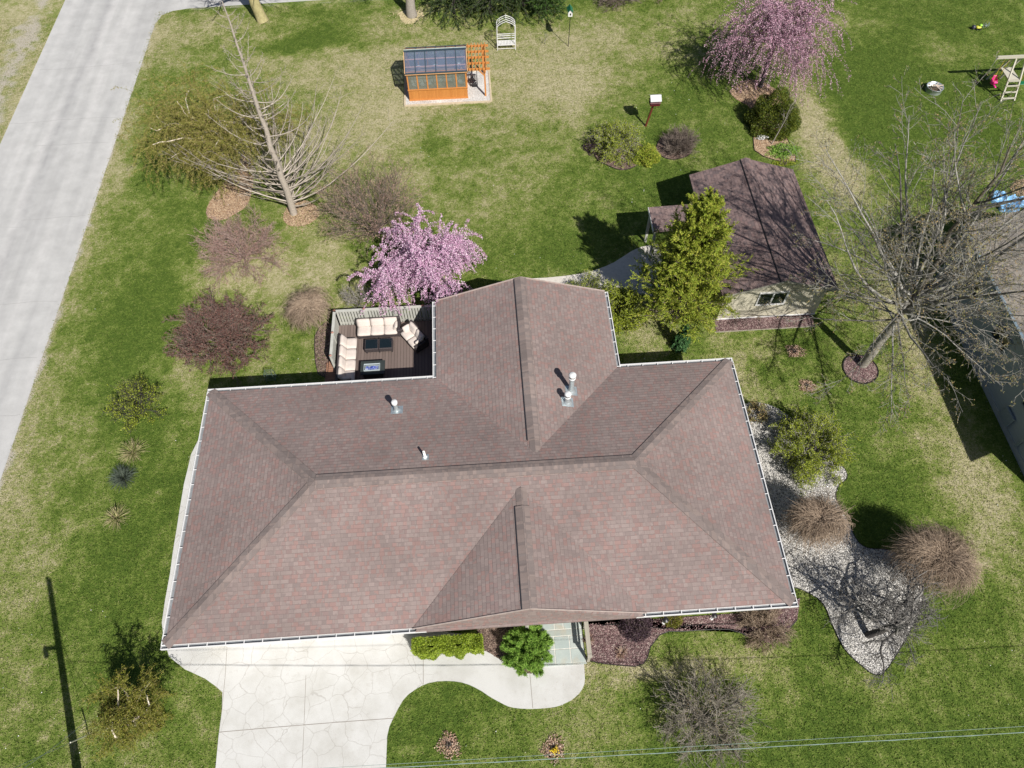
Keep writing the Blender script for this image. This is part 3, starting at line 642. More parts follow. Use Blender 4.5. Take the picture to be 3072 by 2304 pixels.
# ------------------------------------------------------------------ patio furniture
def wickermat():
    s=N('dark_wicker'); p=s.sep(s.tc.outputs['Object'])
    wv=s.math('SINE',s.math('MULTIPLY',p[2],260.)); w2=s.math('SINE',s.math('MULTIPLY',s.math('ADD',p[0],p[1]),180.))
    f=s.math('MULTIPLY',wv,w2); s.bump(f,.5,.004)
    return s.out(s.ramp(f,[(.2,(.04,.033,.035)),(.8,(.085,.07,.072))]),.6,.4)
M_WICK=wickermat(); M_CUSH=plain('cream_cushion',(.57,.51,.465),.9,.1,var=.08,scale=5,bump=.15)
def pillow(mb,c,d,rz=0,tilt=0,b=.05):
    """puffed cushion: grid box with bulged faces"""
    n=7; P=[];F=[];cz,sz=math.cos(rz),math.sin(rz);ct,stt=math.cos(tilt),math.sin(tilt)
    for side in(1,-1):
        for j in range(n):
            for i in range(n):
                u=i/(n-1)*2-1;v=j/(n-1)*2-1
                e=(1-abs(u)**3.2)*(1-abs(v)**3.2); rr_=.93+.07*e
                x=u*d[0]/2*(1-.06*(abs(v)**4));y=v*d[1]/2*(1-.06*(abs(u)**4));z=side*d[2]/2*(.45+.55*min(1,e*1.6)**.5+.12*e)
                y,z=y*ct-z*stt,y*stt+z*ct
                P.append((c[0]+x*cz-y*sz,c[1]+x*sz+y*cz,c[2]+z))
    for s_ in range(2):
        for j in range(n-1):
            for i in range(n-1):
                q=(s_*n*n+j*n+i,s_*n*n+j*n+i+1,s_*n*n+(j+1)*n+i+1,s_*n*n+(j+1)*n+i); F.append(q if s_==0 else q[::-1])
    per=[i for i in range(n)]+[j*n+n-1 for j in range(1,n)]+[(n-1)*n+i for i in range(n-2,-1,-1)]+[j*n for j in range(n-2,0,-1)]
    for k in range(len(per)): a,b2=per[k],per[(k+1)%len(per)]; F.append((a,a+n*n,b2+n*n,b2))
    mb.add(P,F)
def sofa(name,label,loc,rz,n,sw,arms,depth=.74,z0=.3,group=None):
    """local: seats along +x, back at +y"""
    t=thing(name,label,'sofa',(loc[0],loc[1],z0),rz,group); L=n*sw; aw=.13
    x0=-L/2;x1=L/2
    ex0=x0-(aw if 'l' in arms else .02);ex1=x1+(aw if 'r' in arms else .02)
    MB().box(ex0,ex1,0,depth-.08,.06,.27,b=.012).build('base',M_WICK,t)
    MB().box(ex0,ex1,depth-.10,depth+.02,.06,.66,b=.02).build('backrest',M_WICK,t)
    if 'l' in arms: MB().box(ex0,x0,0,depth-.1,.271,.52,b=.02).build('armrest',M_WICK,t)
    if 'r' in arms: MB().box(x1,ex1,0,depth-.1,.271,.52,b=.02).build('armrest',M_WICK,t)
    for k in range(n):
        c=x0+sw*(k+.5)
        m_=MB(); pillow(m_,(c,depth*.40-.02,.34),(sw*1.0,depth*.86,.15)); m_.build('seat_cushion',M_CUSH,t,True)
        m_=MB(); pillow(m_,(c+rng.uniform(-.01,.01),depth-.20,.56),(sw*.99,.42,.17),0,R_(66+rng.uniform(-5,5))); m_.build('back_cushion',M_CUSH,t,True)
    for s_,f in((-1,'l'),(1,'r')):
        if f in arms: m_=MB(); pillow(m_,(s_*(L/2-.09),depth*.42,.50),(.38,.36,.13),R_(90),R_(60 if s_<0 else -60)); m_.build('side_cushion',M_CUSH,t,True)
    for x in(ex0+.08,0,ex1-.08):
        for y in(.06,depth-.1): MB().box(x-.03,x+.03,y-.03,y+.03,0,.06).build('leg',M_DK,t)
    return t
sofa('sofa','three seat dark wicker sofa with cream cushions along the rear fence of the deck',(6.32,13.96),0,3,.62,'r')
sofa('sofa','long dark wicker sofa with cream cushions running along the left fence of the deck',(5.35,12.62),R_(90),4,.60,'l',depth=.72)
sofa('loveseat','angled two seat wicker loveseat with loose cream cushions on the right of the deck',(7.72,13.50),R_(-55),2,.56,'lr',depth=.72)
M_BGL=plain('black_glass',(.008,.014,.018),.08,.6,var=.1)
tb=thing('coffee_table','low dark wicker coffee table with two square black glass tops','table',(6.4,13.4,.3))
mb=MB()
mb.box(5.76,6.39,13.12,13.7,.40,.66,b=.015); mb.build('frame',M_WICK,tb); mb=MB(); mb.box(6.41,7.04,13.12,13.7,.40,.66,b=.015); mb.build('frame',M_WICK,tb)
for x in(5.80,6.45): MB().box(x,x+.55,13.16,13.66,.66,.672,b=.004).build('glass_top',M_BGL,tb)
for x in(5.82,6.40,6.98):
    for y in(13.18,13.64): MB().box(x-.03,x+.03,y-.03,y+.03,.3,.40).build('leg',M_DK,tb)
fp=thing('fire_table','charcoal rectangular fire table with blue glass burner tray near the eave','table',(6.2,12.05,.3))
MB().box(5.75,6.62,11.78,12.36,.3,.70,b=.01).build('body',plain('fire_body',(.03,.033,.033),.5),fp)
MB().box(5.64,6.73,11.70,12.43,.70,.735,b=.006).build('top',plain('fire_top',(.035,.043,.042),.45),fp)
mb=MB()
for a in((5.80,6.52,11.88,11.90),(5.80,6.52,12.22,12.24),(5.80,5.82,11.90,12.22),(6.50,6.52,11.90,12.22)): mb.box(*a,.735,.80)
mb.build('wind_guard',plain('guard_glass',(.45,.52,.55),.1,.7,var=.05),fp)
MB().box(5.85,6.47,11.93,12.19,.735,.742).build('burner_tray',M_ZINC,fp)
def scatterbits(mb,x0,x1,y0,y1,z,n,s):
    for _ in range(n):
        x=rng.uniform(x0,x1);y=rng.uniform(y0,y1);k=s*rng.uniform(.6,1.3); mb.obox((x,y,z+k*.4),(k,k*rng.uniform(.6,1),k*.7),rng.uniform(0,3))
mb=MB(); scatterbits(mb,5.88,6.44,11.95,12.12,.742,170,.032); mb.build('fire_glass',leafmat('blue_glass',[(.03,.06,.35),(.08,.13,.5),(.45,.5,.7),(.02,.03,.15)],.15,0,.6),fp)

# plant stand behind the house
ps=thing('plant_stand','dark green wire plant stand on the grass beside the house shadow','stand',(*cr(3,1768,820)[:2],0))
M_GRN=plain('green_wire',(.09,.13,.115),.5)
x,y=cr(3,1768,810)[:2]
mb=MB()
for a,b in((-.22,-.16),(.22,-.16),(-.22,.16),(.22,.16)): mb.tube([(x+a,y+b,0),(x+a*.8,y+b*.8,.75)],.011,5)
mb.build('frame',M_GRN,ps)
for z,k in((.3,.95),(.74,.8)):
    mb=MB()
    for b in(-.16,-.08,0,.08,.16): mb.tube([(x-.22*k,y+b*k,z),(x+.22*k,y+b*k,z)],.008,4)
    for a in(-.22,.22): mb.tube([(x+a*k,y-.16*k,z),(x+a*k,y+.16*k,z)],.011,4)
    mb.build('shelf',M_GRN,ps)

# ------------------------------------------------------------------ shed
M_SIDE2=boards('lap_siding',(.45,.42,.33),(.52,.49,.39),.16,axis=2,gap=.03,gapcol=(.16,.16,.13))
shed=thing('shed','cream sided garden shed with dark shingle gable roof and a side porch roof','shed',(24.7,17.7,0))
sx0,sx1,sy0,sy1,sz,sr=22.05,27.35,13.75,21.6,2.22,3.1; sc=(sx0+sx1)/2
mb=MB(); mb.prism([(sx0+.3,sy0+.35),(sx1-.3,sy0+.35),(sx1-.3,sy1-.3),(sx0+.3,sy1-.3)],-.2,sz)
for y,q in((sy0+.35,0),(sy1-.3,1)): mb.add([(sx0+.3,y,sz),(sx1-.3,y,sz),(sc,y,sr-.12)],[(0,1,2) if not q else (2,1,0)])
mb.build('wall',M_SIDE2,shed)
mb=MB(); mb.slab([(sx0,sy0,sz),(sc,sy0,sr),(sc,sy1,sr),(sx0,sy1,sz)],.09); mb.slab([(sc,sy0,sr),(sx1,sy0,sz),(sx1,sy1,sz),(sc,sy1,sr)],.09)
lx0,ly0,ly1=19.62,17.9,19.46; mb.build('roof',M_SHED,shed,uv=True)
MB().slab([(lx0,ly0,2.27),(22.6,ly0,2.36),(22.6,ly1,2.36),(lx0,ly1,2.27)],.12).build('porch_roof',M_SHED,shed,uv=True)
mb=MB(); mb.box(lx0-.02,lx0,ly0,ly1,2.12,2.28); mb.build('fascia',M_WHITE,shed)
MB().box(lx0+.08,lx0+.2,ly0+.08,ly0+.2,0,2.15).build('post',M_PICK,shed); MB().box(lx0+.08,lx0+.2,ly1-.2,ly1-.08,0,2.15).build('post',M_PICK,shed)
cap((sc,sy0+.05,sr),(sc,sy1-.0,sr),.24,(sr-sz)/(sc-sx0),.05,'ridge_cap',M_SHED,parent=shed)
MB().bar((sc-.25,sy0,sr-.06),(sc-.25,sy1,sr-.06),.035,.04).build('ridge_vent',M_DK,shed)
f=window(shed,24.6,sy0+.35,.98,1.92,1.36,frame=M_WHITE,fw=.07,dep=.05)
mb=MB(); mb.box(sx0+.28,sx1-.28,sy0+.325,sy0+.36,.0,.10); mb.build('base_trim',M_WHITE,shed)
mb=MB(); mb.bar((sx0+.02,sy0-.012,sz-.05),(sc,sy0-.012,sr-.05),.02,.11); mb.bar((sc,sy0-.012,sr-.05),(sx1-.02,sy0-.012,sz-.05),.02,.11); mb.build('rake_trim',plain('rake_grey',(.30,.29,.24)),shed)
mb=MB(); mb.box(22.33,22.36,16.9,17.8,.05,2.0); mb.build('door',M_WHITE,shed)
window(shed,sx1-.3,17.5,1.,1.9,1.2,'y',1)

# ------------------------------------------------------------------ neighbour house
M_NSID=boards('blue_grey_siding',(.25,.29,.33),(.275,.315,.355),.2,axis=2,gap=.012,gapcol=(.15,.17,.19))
M_NSH=shingles('tan_shingles',[(.25,.22,.19),(.29,.26,.22),(.22,.20,.18),(.32,.28,.24)],line=.25)
nb=thing('house','neighbouring house with blue-grey shaded siding and tan shingle roof at the right edge','house',(38,9,0))
nx0,nx1,nz,nr=33.4,43.,3.6,5.3; nm=(nx0+nx1)/2
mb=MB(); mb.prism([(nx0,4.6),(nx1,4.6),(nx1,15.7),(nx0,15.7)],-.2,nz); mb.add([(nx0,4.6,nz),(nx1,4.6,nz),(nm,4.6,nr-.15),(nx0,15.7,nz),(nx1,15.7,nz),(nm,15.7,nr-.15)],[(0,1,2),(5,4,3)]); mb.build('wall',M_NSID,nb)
mb=MB(); e0=nx0-.18;e1=nx1+.3; mb.slab([(e0,2.95,nz+.05),(nm,2.95,nr),(nm,15.95,nr),(e0,15.95,nz+.05)],.1); mb.slab([(nm,2.95,nr),(e1,2.95,nz+.05),(e1,15.95,nz+.05),(nm,15.95,nr)],.1); mb.build('roof',M_NSH,nb,uv=True)
cap((nm,2.95,nr),(nm,15.95,nr),.2,(nr-nz)/(nm-e0),.02,parent=nb,mat=M_NSH)
MB().box(e0-.12,e0,2.95,15.95,nz-.08,nz+.05).build('gutter',plain('blue_gutter',(.16,.22,.27),.5),nb)
MB().box(nx0-.03,nx0,4.6,15.7,0,.32).build('foundation',plain('foundation',(.28,.31,.33),.9),nb)
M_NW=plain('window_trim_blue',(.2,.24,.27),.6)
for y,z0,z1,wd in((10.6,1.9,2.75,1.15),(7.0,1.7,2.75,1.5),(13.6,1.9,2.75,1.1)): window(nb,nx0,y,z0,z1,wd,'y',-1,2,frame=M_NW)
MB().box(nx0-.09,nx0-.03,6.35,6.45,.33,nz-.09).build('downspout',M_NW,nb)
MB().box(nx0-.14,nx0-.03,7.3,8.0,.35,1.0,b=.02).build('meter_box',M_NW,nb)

# ------------------------------------------------------------------ greenhouse with pergola
M_CED=boards('cedar_boards',(.42,.16,.035),(.55,.235,.06),.085,axis=0,gap=.03,grain=.5,gapcol=(.2,.07,.02))
M_CEDP=plain('cedar_trim',(.52,.215,.06),.6,.3,var=.15,scale=10)
M_CEDL=plain('cedar_pale',(.56,.33,.17),.6,.3,var=.12,scale=10)
M_GPAD=groundchips('pale_crushed_stone',[(.40,.39,.37),(.55,.54,.52),(.62,.61,.59),(.48,.47,.45)],30,bump=.4)
def panemat(name,c,alpha,rough=.12):
    s=N(name); s.out(s.ramp(s.noise(1.5,3),[(.3,tuple(k*.8 for k in c)),(.7,c)]),rough,.5)
    tr=s.n('ShaderNodeBsdfTransparent'); tr.inputs[0].default_value=(.85,.9,.92,1); mx=s.n('ShaderNodeMixShader'); mx.inputs[0].default_value=alpha
    o=s.t.nodes['Material Output']; s.t.links.new(tr.outputs[0],mx.inputs[1]); s.t.links.new(s.b.outputs[0],mx.inputs[2]); s.t.links.new(mx.outputs[0],o.inputs[0]); return s.m
M_POLY=panemat('roof_glazing',(.20,.25,.38),.30,.08); M_PANE=panemat('wall_glazing',(.26,.28,.24),.45,.08)  # wall panes: greyish reflection of lawn and interior is put into their base colour
M_GFR=plain('slate_frame',(.035,.06,.08),.45,.4)
mb=MB(); mb.box(7.25,12.44,31.0,34.0,-.1,.05); struct(mb.build('greenhouse_pad',M_GPAD))
mb=MB(); mb.box(7.25,12.44,30.97,31.07,-.05,.09); mb.box(12.36,12.46,31.07,34.0,-.05,.09); mb.box(7.22,7.32,31.07,34.0,-.05,.09); mb.box(7.32,12.36,33.95,34.05,-.05,.09); struct(mb.build('pad_border',plain('pad_timber',(.50,.42,.30),.8)))
gh=thing('greenhouse','small cedar greenhouse with slate-blue glazed roof standing on a gravel pad','greenhouse',(9.3,32.6,.05))
a0,a1,b0,b1,k1,e1_,r1=7.57,11.04,31.45,33.72,.76,1.9,2.5; bm=(b0+b1)/2
for nm_,bx in(('front_panel',(a0,a1,b0,b0+.06,.05,k1)),('rear_panel',(a0,a1,b1-.06,b1,.05,k1)),('side_panel',(a0,a0+.06,b0+.06,b1-.06,.05,k1)),('side_panel',(a1-.06,a1,b0+.06,b1-.06,.05,k1))):
    MB().box(*bx).build(nm_,M_CED,gh)
mb=MB(); mb.box(a0-.02,a1+.02,b0-.03,b0,.05,.14); mb.box(a0-.03,a1+.03,b0-.05,b0+.07,k1,k1+.04); mb.box(a0-.03,a1+.03,b1-.07,b1+.05,k1,k1+.04)
mb.box(a0-.03,a0+.07,b0+.07,b1-.07,k1,k1+.04); mb.box(a1-.07,a1+.03,b0+.07,b1-.07,k1,k1+.04); mb.build('sill',M_CEDP,gh)
for k in range(7):
    x=a0+.04+(a1-a0-.08)*k/6
    for y in(b0,b1-.06): MB().box(x-.035,x+.035,y,y+.06,k1+.04,e1_).build('post',M_CEDP,gh)
for x in(a0,a1-.06):
    for y,zt in((b0+.6,2.15),(bm-.03,2.42),(b1-.66,2.15)): MB().box(x,x+.06,y,y+.06,k1+.04,zt).build('post',M_CEDP,gh)
for y in(b0,b1-.06): MB().box(a0,a1,y,y+.06,e1_,e1_+.06).build('wall_plate',M_CEDP,gh)
for k in range(6):
    x=a0+.04+(a1-a0-.08)*k/6
    for y in(b0+.022,b1-.038): MB().box(x+.036,x+(a1-a0-.08)/6-.036,y,y+.015,k1+.045,e1_-.002).build('pane',M_PANE,gh)
for x in(a0+.02,a1-.035): mb=MB(); mb.add([(x,b0+.07,k1+.05),(x,b1-.07,k1+.05),(x,b1-.07,e1_),(x,bm,r1-.08),(x,b0+.07,e1_)],[(0,1,2,3,4)]); mb.build('pane',M_PANE,gh)
# roof: glazing sheets, slate bars, cedar purlins below
ra0,ra1=7.52,11.12; re=1.91; fy=b0-.09; ry_=b1+.09
def rz_(y): return re+(r1+.04-re)*(1-abs(y-bm)/(bm-fy))
for sgn in(-1,1):
    ye=fy if sgn<0 else ry_
    mb=MB(); mb.slab([(ra0+.03,ye,re),(ra1-.03,ye,re),(ra1-.03,bm,r1+.04),(ra0+.03,bm,r1+.04)] if sgn<0 else [(ra0+.03,bm,r1+.04),(ra1-.03,bm,r1+.04),(ra1-.03,ye,re),(ra0+.03,ye,re)],.012); mb.build('roof_glazing',M_POLY,gh)
    for k in range(7):
        x=ra0+.03+(ra1-ra0-.06)*k/6; MB().bar((x,ye,re+.015),(x,bm,r1+.055),.05,.025).build('glazing_bar',M_GFR,gh)
    for t in(.33,.66): y=ye+(bm-ye)*t; MB().bar((a0,y,rz_(y)-.045),(a1,y,rz_(y)-.045),.075,.05).build('purlin',plain('purlin_cedar',(.78,.42,.34),.6) if sgn<0 else M_CEDL,gh)
    y=ye; MB().bar((ra0,y,re+.012),(ra1,y,re+.012),.07,.045).build('eave_bar',M_GFR,gh)
    MB().bar((ra0-.01,ye-sgn*0,re-.05),(ra1+.01,ye,re-.05),.035,.075).build('fascia',M_CEDL,gh)
    for x in(ra0,ra1): MB().bar((x,ye,re-.01),(x,bm,r1+.03),.035,.09).build('rake_board',M_CEDL,gh)
MB().bar((ra0,bm,r1+.065),(ra1,bm,r1+.065),.20,.03).build('ridge_bar',M_GFR,gh)
MB().bar((ra0,bm+.05,r1+.085),(ra1,bm+.05,r1+.085),.05,.02).build('ridge_lip',plain('lip_light',(.5,.55,.5),.4),gh)
MB().box(a0+.1,a1-.1,b0+.1,b0+.6,.7,.74).build('bench',M_CEDL,gh); MB().box(a0+.1,a1-.1,b1-.6,b1-.1,.7,.74).build('bench',M_CEDL,gh)
# pergola is bolted to the greenhouse
pz=1.96
for k in range(5):
    y=31.50+.555*k; MB().box(11.14,12.42,y-.03,y+.03,pz-.12,pz).build('pergola_beam',M_CEDP,gh)
for k in range(6):
    x=11.22+.2*k+(.0); MB().box(x-.02,x+.02,31.36,33.86,pz+.0,pz+.05).build('pergola_slat',M_CEDP,gh)
MB().box(12.1,12.18,31.36,33.86,pz-.22,pz-.121).build('pergola_beam',M_CEDP,gh)
for y in(31.53,33.7): MB().box(12.06,12.15,y,y+.09,.05,pz-.22).build('pergola_post',M_CEDP,gh)
MB().bar((12.1,31.9,pz-.2),(12.1,31.57,pz-.6),.06).build('brace',M_CEDP,gh); MB().bar((11.75,31.52,pz-.12),(12.1,31.57,pz-.55),.06).build('brace',M_CEDP,gh)
M_POT=plain('white_pot',(.75,.74,.72),.5); M_TERR=plain('terracotta',(.5,.2,.09),.8)
for k,(x,y,s_,mm,lb) in enumerate(((7.95,31.75,.13,M_POT,'white plant pot at the left end of the greenhouse bench behind the front glass'),(8.45,31.72,.15,M_POT,'white plant pot second from the left on the front greenhouse bench'),(8.85,31.8,.12,M_POT,'small white plant pot in the middle of the front greenhouse bench'),(9.75,31.75,.14,M_TERR,'terracotta plant pot on the greenhouse bench behind the front glass'),(10.7,31.75,.17,M_POT,'large white tub at the right end of the front greenhouse bench'),(8.2,33.4,.14,M_POT,'white plant pot on the rear greenhouse bench under the second roof bay'),(9.2,33.4,.15,M_POT,'white plant pot on the rear greenhouse bench near the middle'),(10.6,33.4,.16,M_POT,'white plant pot on the rear greenhouse bench at the right end'))):
    p=MB().lathe((x,y,.74),[(.001,0),(s_*.7,0),(s_,s_*1.3),(s_*1.08,s_*1.3),(s_*1.08,s_*1.5),(s_*.95,s_*1.5),(s_*.9,s_*1.25),(.001,s_*1.2)],14).build('plant_pot',mm,None,True); tag(p,lb,'plant pot','pots inside the greenhouse')

# hose reel cart
hr=thing('hose_reel','black hose reel cart parked on the gravel against the greenhouse side','hose reel',(11.45,32.75,.05))
M_BLK=plain('black_plastic',(.015,.015,.017),.4,.4)
def torus(mb,c,R,r,axis='x',n=22,k=6,a0=0,a1=6.2832):
    pts=[]
    for i in range(n+1):
        a=a0+(a1-a0)*i/n; u,v=R*math.cos(a),R*math.sin(a)
        pts.append((c[0],c[1]+u,c[2]+v) if axis=='x' else (c[0]+u,c[1],c[2]+v) if axis=='y' else (c[0]+u,c[1]+v,c[2]))
    mb.tube(pts,r,k,cap=False)
c0=(11.45,32.75,.42)
for i in range(4): m_=MB(); torus(m_,(c0[0]-.1+.06*i,c0[1],c0[2]),.17-.01*(i%2),.022); m_.build('hose_coil',M_BLK,hr)
for dx in(-.17,.15): m_=MB(); torus(m_,(c0[0]+dx,c0[1],c0[2]),.22,.014); m_.bar((c0[0]+dx,c0[1]-.2,c0[2]),(c0[0]+dx,c0[1]+.2,c0[2]),.02); m_.bar((c0[0]+dx,c0[1],c0[2]-.2),(c0[0]+dx,c0[1],c0[2]+.2),.02); m_.build('reel_rim',M_BLK,hr)
for dx in(-.22,.20): m_=MB(); torus(m_,(c0[0]+dx,c0[1]-.1,.17),.10,.022); m_.build('wheel',M_BLK,hr); m_=MB(); m_.tube([(c0[0]+dx,c0[1]-.25,.06),(c0[0]+dx,c0[1],c0[2]),(c0[0]+dx,c0[1]+.32,.95)],.018,6); m_.build('frame',M_BLK,hr)
MB().tube([(c0[0]-.22,c0[1]+.32,.95),(c0[0]+.20,c0[1]+.32,.95)],.018,6).build('handle',M_BLK,hr); MB().box(c0[0]-.12,c0[0]+.12,c0[1]-.34,c0[1]-.2,.06,.3,b=.02).build('hose_tray',M_BLK,hr)

# ------------------------------------------------------------------ white metal arbour with seat
ab=thing('garden_arbour','white metal arbour with pointed arch top and lattice bench seat','arbour',(13.62,36.25,0))
ax0,ax1,ay0,ay1=13.05,14.18,36.0,36.45; am=(ax0+ax1)/2
for y in(ay0,ay1):
    for x in(ax0,ax1): MB().tube([(x,y,0),(x,y,1.6)],.026,7).build('post',M_WHITE,ab)
    for sg,xe in((-1,ax0),(1,ax1)):
        for off in(0,-.13):
            pts=[(xe+(am-xe)*(1-math.cos(t*math.pi/2)),y,1.6+off+.36*math.sin(t*math.pi/2)+.08*t**4) for t in np.linspace(0,1,9)]
            MB().tube(pts,.018,6).build('arch',M_WHITE,ab)
MB().tube([(am,(ay0+ay1)/2,2.0),(am,(ay0+ay1)/2,2.28)],[.022,.008],6).build('finial',M_WHITE,ab)
for x,z in((ax0,1.6),(ax1,1.6),(am,2.03),(ax0,1.1),(ax1,1.1),(ax0+.18,1.88),(ax1-.18,1.88)): MB().tube([(x,ay0,z),(x,ay1,z)],.013,5).build('cross_bar',M_WHITE,ab)
for z in(.36,): MB().tube([(ax0,ay0,z),(ax1,ay0,z)],.018,6).build('seat_rail',M_WHITE,ab); MB().tube([(ax0,ay1,z+.02),(ax1,ay1,z+.02)],.018,6).build('seat_rail',M_WHITE,ab)
MB().tube([(ax0,ay0,.12),(ax1,ay0,.12)],.015,6).build('cross_bar',M_WHITE,ab)
mb=MB()
for k in range(12): x=ax0+.05+(ax1-ax0-.1)*k/11; mb.box(x-.022,x+.022,ay0,ay1,.385,.395)
for k in range(5): y=ay0+.03+(ay1-ay0-.06)*k/4; mb.box(ax0,ax1,y-.022,y+.022,.397,.405)
mb.build('lattice_seat',M_WHITE,ab)
mb=MB()
for z in(.55,.70,.82): mb.box(ax0,ax1,ay1-.01,ay1+.01,z-.02,z+.02)
mb.build('seat_back',M_WHITE,ab)

# ------------------------------------------------------------------ bird houses
def bird_feeder():
    t=thing('bird_house','white bird house with tall green roof on a thin black pole','bird house',(17.54,36.08,0)); x,y=17.54,36.08
    MB().tube([(x,y,0),(x+.02,y,2.05)],.022,7).build('pole',M_BLK,t)
    mb=MB(); h=.13; mb.prism([(x-h,y-h),(x+h,y-h),(x+h,y+h),(x-h,y+h)],2.05,2.32); mb.add([(x-h,y-h,2.32),(x+h,y-h,2.32),(x,y-h,2.46),(x-h,y+h,2.32),(x+h,y+h,2.32),(x,y+h,2.46)],[(0,1,2),(5,4,3)]); b=mb.build('box',M_WHITE,t)
    mb=MB(); mb.lathe((x,y-h-.004,2.0),[(.001,0)],3); mb=MB(); mb.box(x-.035,x+.05,y-h-.006,y-h+.01,2.13,2.26); mb.build('entrance',M_DK,b)
    mb=MB(); g2=.17; mb.slab([(x-g2,y-g2-.02,2.33),(x,y-g2-.02,2.53),(x,y+g2+.25,2.53),(x-g2,y+g2+.25,2.33)],.02); mb.slab([(x,y-g2-.02,2.53),(x+g2,y-g2-.02,2.33),(x+g2,y+g2+.25,2.33),(x,y+g2+.25,2.53)],.02)
    mb.build('roof',plain('green_roof',(.01,.13,.06),.5),t)
bird_feeder()
mt=thing('bird_house','dark red two tier bird house with white-grey roof on a leaning red post','bird house',(21.46,28.2,0))
M_RED=plain('dark_red_paint',(.085,.012,.014),.55,.3); M_WROOF=boards('grey_white_roof',(.50,.51,.52),(.60,.60,.61),.05,axis=0,gap=.03,gapcol=(.35,.36,.38))
MB().bar((21.20,28.15,0),(21.42,28.05,1.62),.09).build('post',plain('red_post',(.13,.03,.018),.6),mt)
MB().box(21.16,21.72,27.78,28.25,1.62,1.66).build('floor',M_RED,mt)
MB().box(21.20,21.68,27.84,28.2,1.66,1.94,b=.005).build('box',M_RED,mt); MB().box(21.15,21.73,27.76,28.25,1.79,1.82).build('ledge',plain('red_pale',(.20,.10,.11),.6),mt)
mb=MB(); mb.slab([(21.14,27.72,1.97),(21.75,27.72,1.97),(21.75,28.05,2.16),(21.14,28.05,2.16)],.02); mb.slab([(21.14,28.05,2.16),(21.75,28.05,2.16),(21.75,28.34,1.97),(21.14,28.34,1.97)],.02); mb.build('roof',M_WROOF,mt)
for x in(21.28,21.44,21.60): 
    for z in(1.69,1.84): MB().box(x-.035,x+.035,27.836,27.845,z,z+.07).build('entrance',M_DK,mt)

# ------------------------------------------------------------------ fire ring, toys, pool, swing set
fr=thing('fire_ring','galvanised fire ring with crossed sticks lying over it on the back lawn','fire ring',(38.72,29.95,0))
mb=MB(); mb.lathe((38.72,29.95,0),[(.46,0),(.47,.30),(.49,.31),(.45,.31),(.44,.02),(.001,.02)],30); mb.build('ring',M_ZINC,fr,True)
MB().lathe((38.72,29.95,.03),[(.43,0),(.001,.04)],20).build('ash_bed',plain('ash',(.10,.07,.05),.9,var=.5,scale=12),fr)
M_STK=plain('bleached_stick',(.62,.50,.40),.8); 
for k,(a,l,c) in enumerate(((.1,.5,1),(.75,.42,0),(1.9,.44,0),(2.7,.42,0),(-1.2,.44,0),(-.6,.42,0))):
    MB().bar((38.72,29.95,.33+k*.006),(38.72+l*math.cos(a),29.95+l*math.sin(a),.325),.035).build('stick',M_STK,fr)
def ball(mb,c,r,n=12,m_=8,sq=1.): mb.lathe(c,[(max(.0005,r*math.sin(math.pi*k/m_)),-r*sq*math.cos(math.pi*k/m_)) for k in range(m_+1)],n)
tp=cr(2,1878,190); b=MB(); ball(b,(tp[0],tp[1],.14),.14); ob=b.build('toy_ball',plain('ball_dark',(.05,.05,.07),.35,var=.9,scale=9),None,True); tag(ob,'black and white ball on the back lawn left of the yellow toy','ball')
tp=cr(2,1912,190); ty=thing('toy_truck','small yellow and lime ride-on toy lying on the back lawn','toy',(tp[0],tp[1],0))
MB().box(tp[0]-.17,tp[0]+.13,tp[1]-.11,tp[1]+.11,.08,.22,b=.04).build('body',plain('yellow_plastic',(.62,.62,.06),.4),ty); MB().box(tp[0]-.02,tp[0]+.16,tp[1]-.09,tp[1]+.09,.221,.34,b=.04).build('cab',plain('lime_plastic',(.3,.6,.05),.4),ty)
for dx in(-.11,.09):
    for dy in(-.12,.12): m_=MB(); torus(m_,(tp[0]+dx,tp[1]+dy,.07),.045,.028,'y',12); m_.build('wheel',M_BLK,ty)
tp=cr(2,1948,180); tg=thing('toy_wagon','pale grey metal toy frame on the back lawn right of the yellow toy','toy',(tp[0],tp[1],0)); 
m_=MB(); torus(m_,(tp[0],tp[1],.16),.15,.014,'x'); m_.build('wheel',M_ZINC,tg); m_=MB(); torus(m_,(tp[0]+.25,tp[1]+.05,.12),.11,.014,'x'); m_.build('wheel',M_ZINC,tg); MB().tube([(tp[0]-.1,tp[1]-.1,.3),(tp[0],tp[1],.16),(tp[0]+.25,tp[1]+.05,.12),(tp[0]+.3,tp[1]+.1,.3)],.014,5).build('frame',M_ZINC,tg)
# crumpled blue tarp / emptied paddling pool beyond the bare tree
def tarp():
    n=46; c=cr(2,2120,1320); pts=[];F=[]; g=np.random.default_rng(5)
    for j in range(n):
        for i in range(n):
            u=i/(n-1)*2-1;v=j/(n-1)*2-1; a=math.atan2(v,u); r=max(abs(u),abs(v)); rad=r*(.75+.22*math.sin(3*a+1)+.10*math.sin(7*a))
            x=c[0]+rad*math.cos(a)*1.25;y=c[1]+rad*math.sin(a)*.85; z=.05+.34*max(0,vnoise(x,y,.35,3)-.25)+.12*vnoise(x,y,.12,4)
            if r>.97: z=.012
            pts.append((x,y,float(z)))
    for j in range(n-1):
        for i in range(n-1): a=j*n+i; F.append((a,a+1,a+n+1,a+n))
    return MB().add(pts,F).build('tarpaulin',plain('blue_tarp',(.20,.42,.68),.3,.5,var=.35,scale=3,bump=.2))
tag(tarp(),'crumpled pale blue tarpaulin on the grass behind the bare birch','tarpaulin')
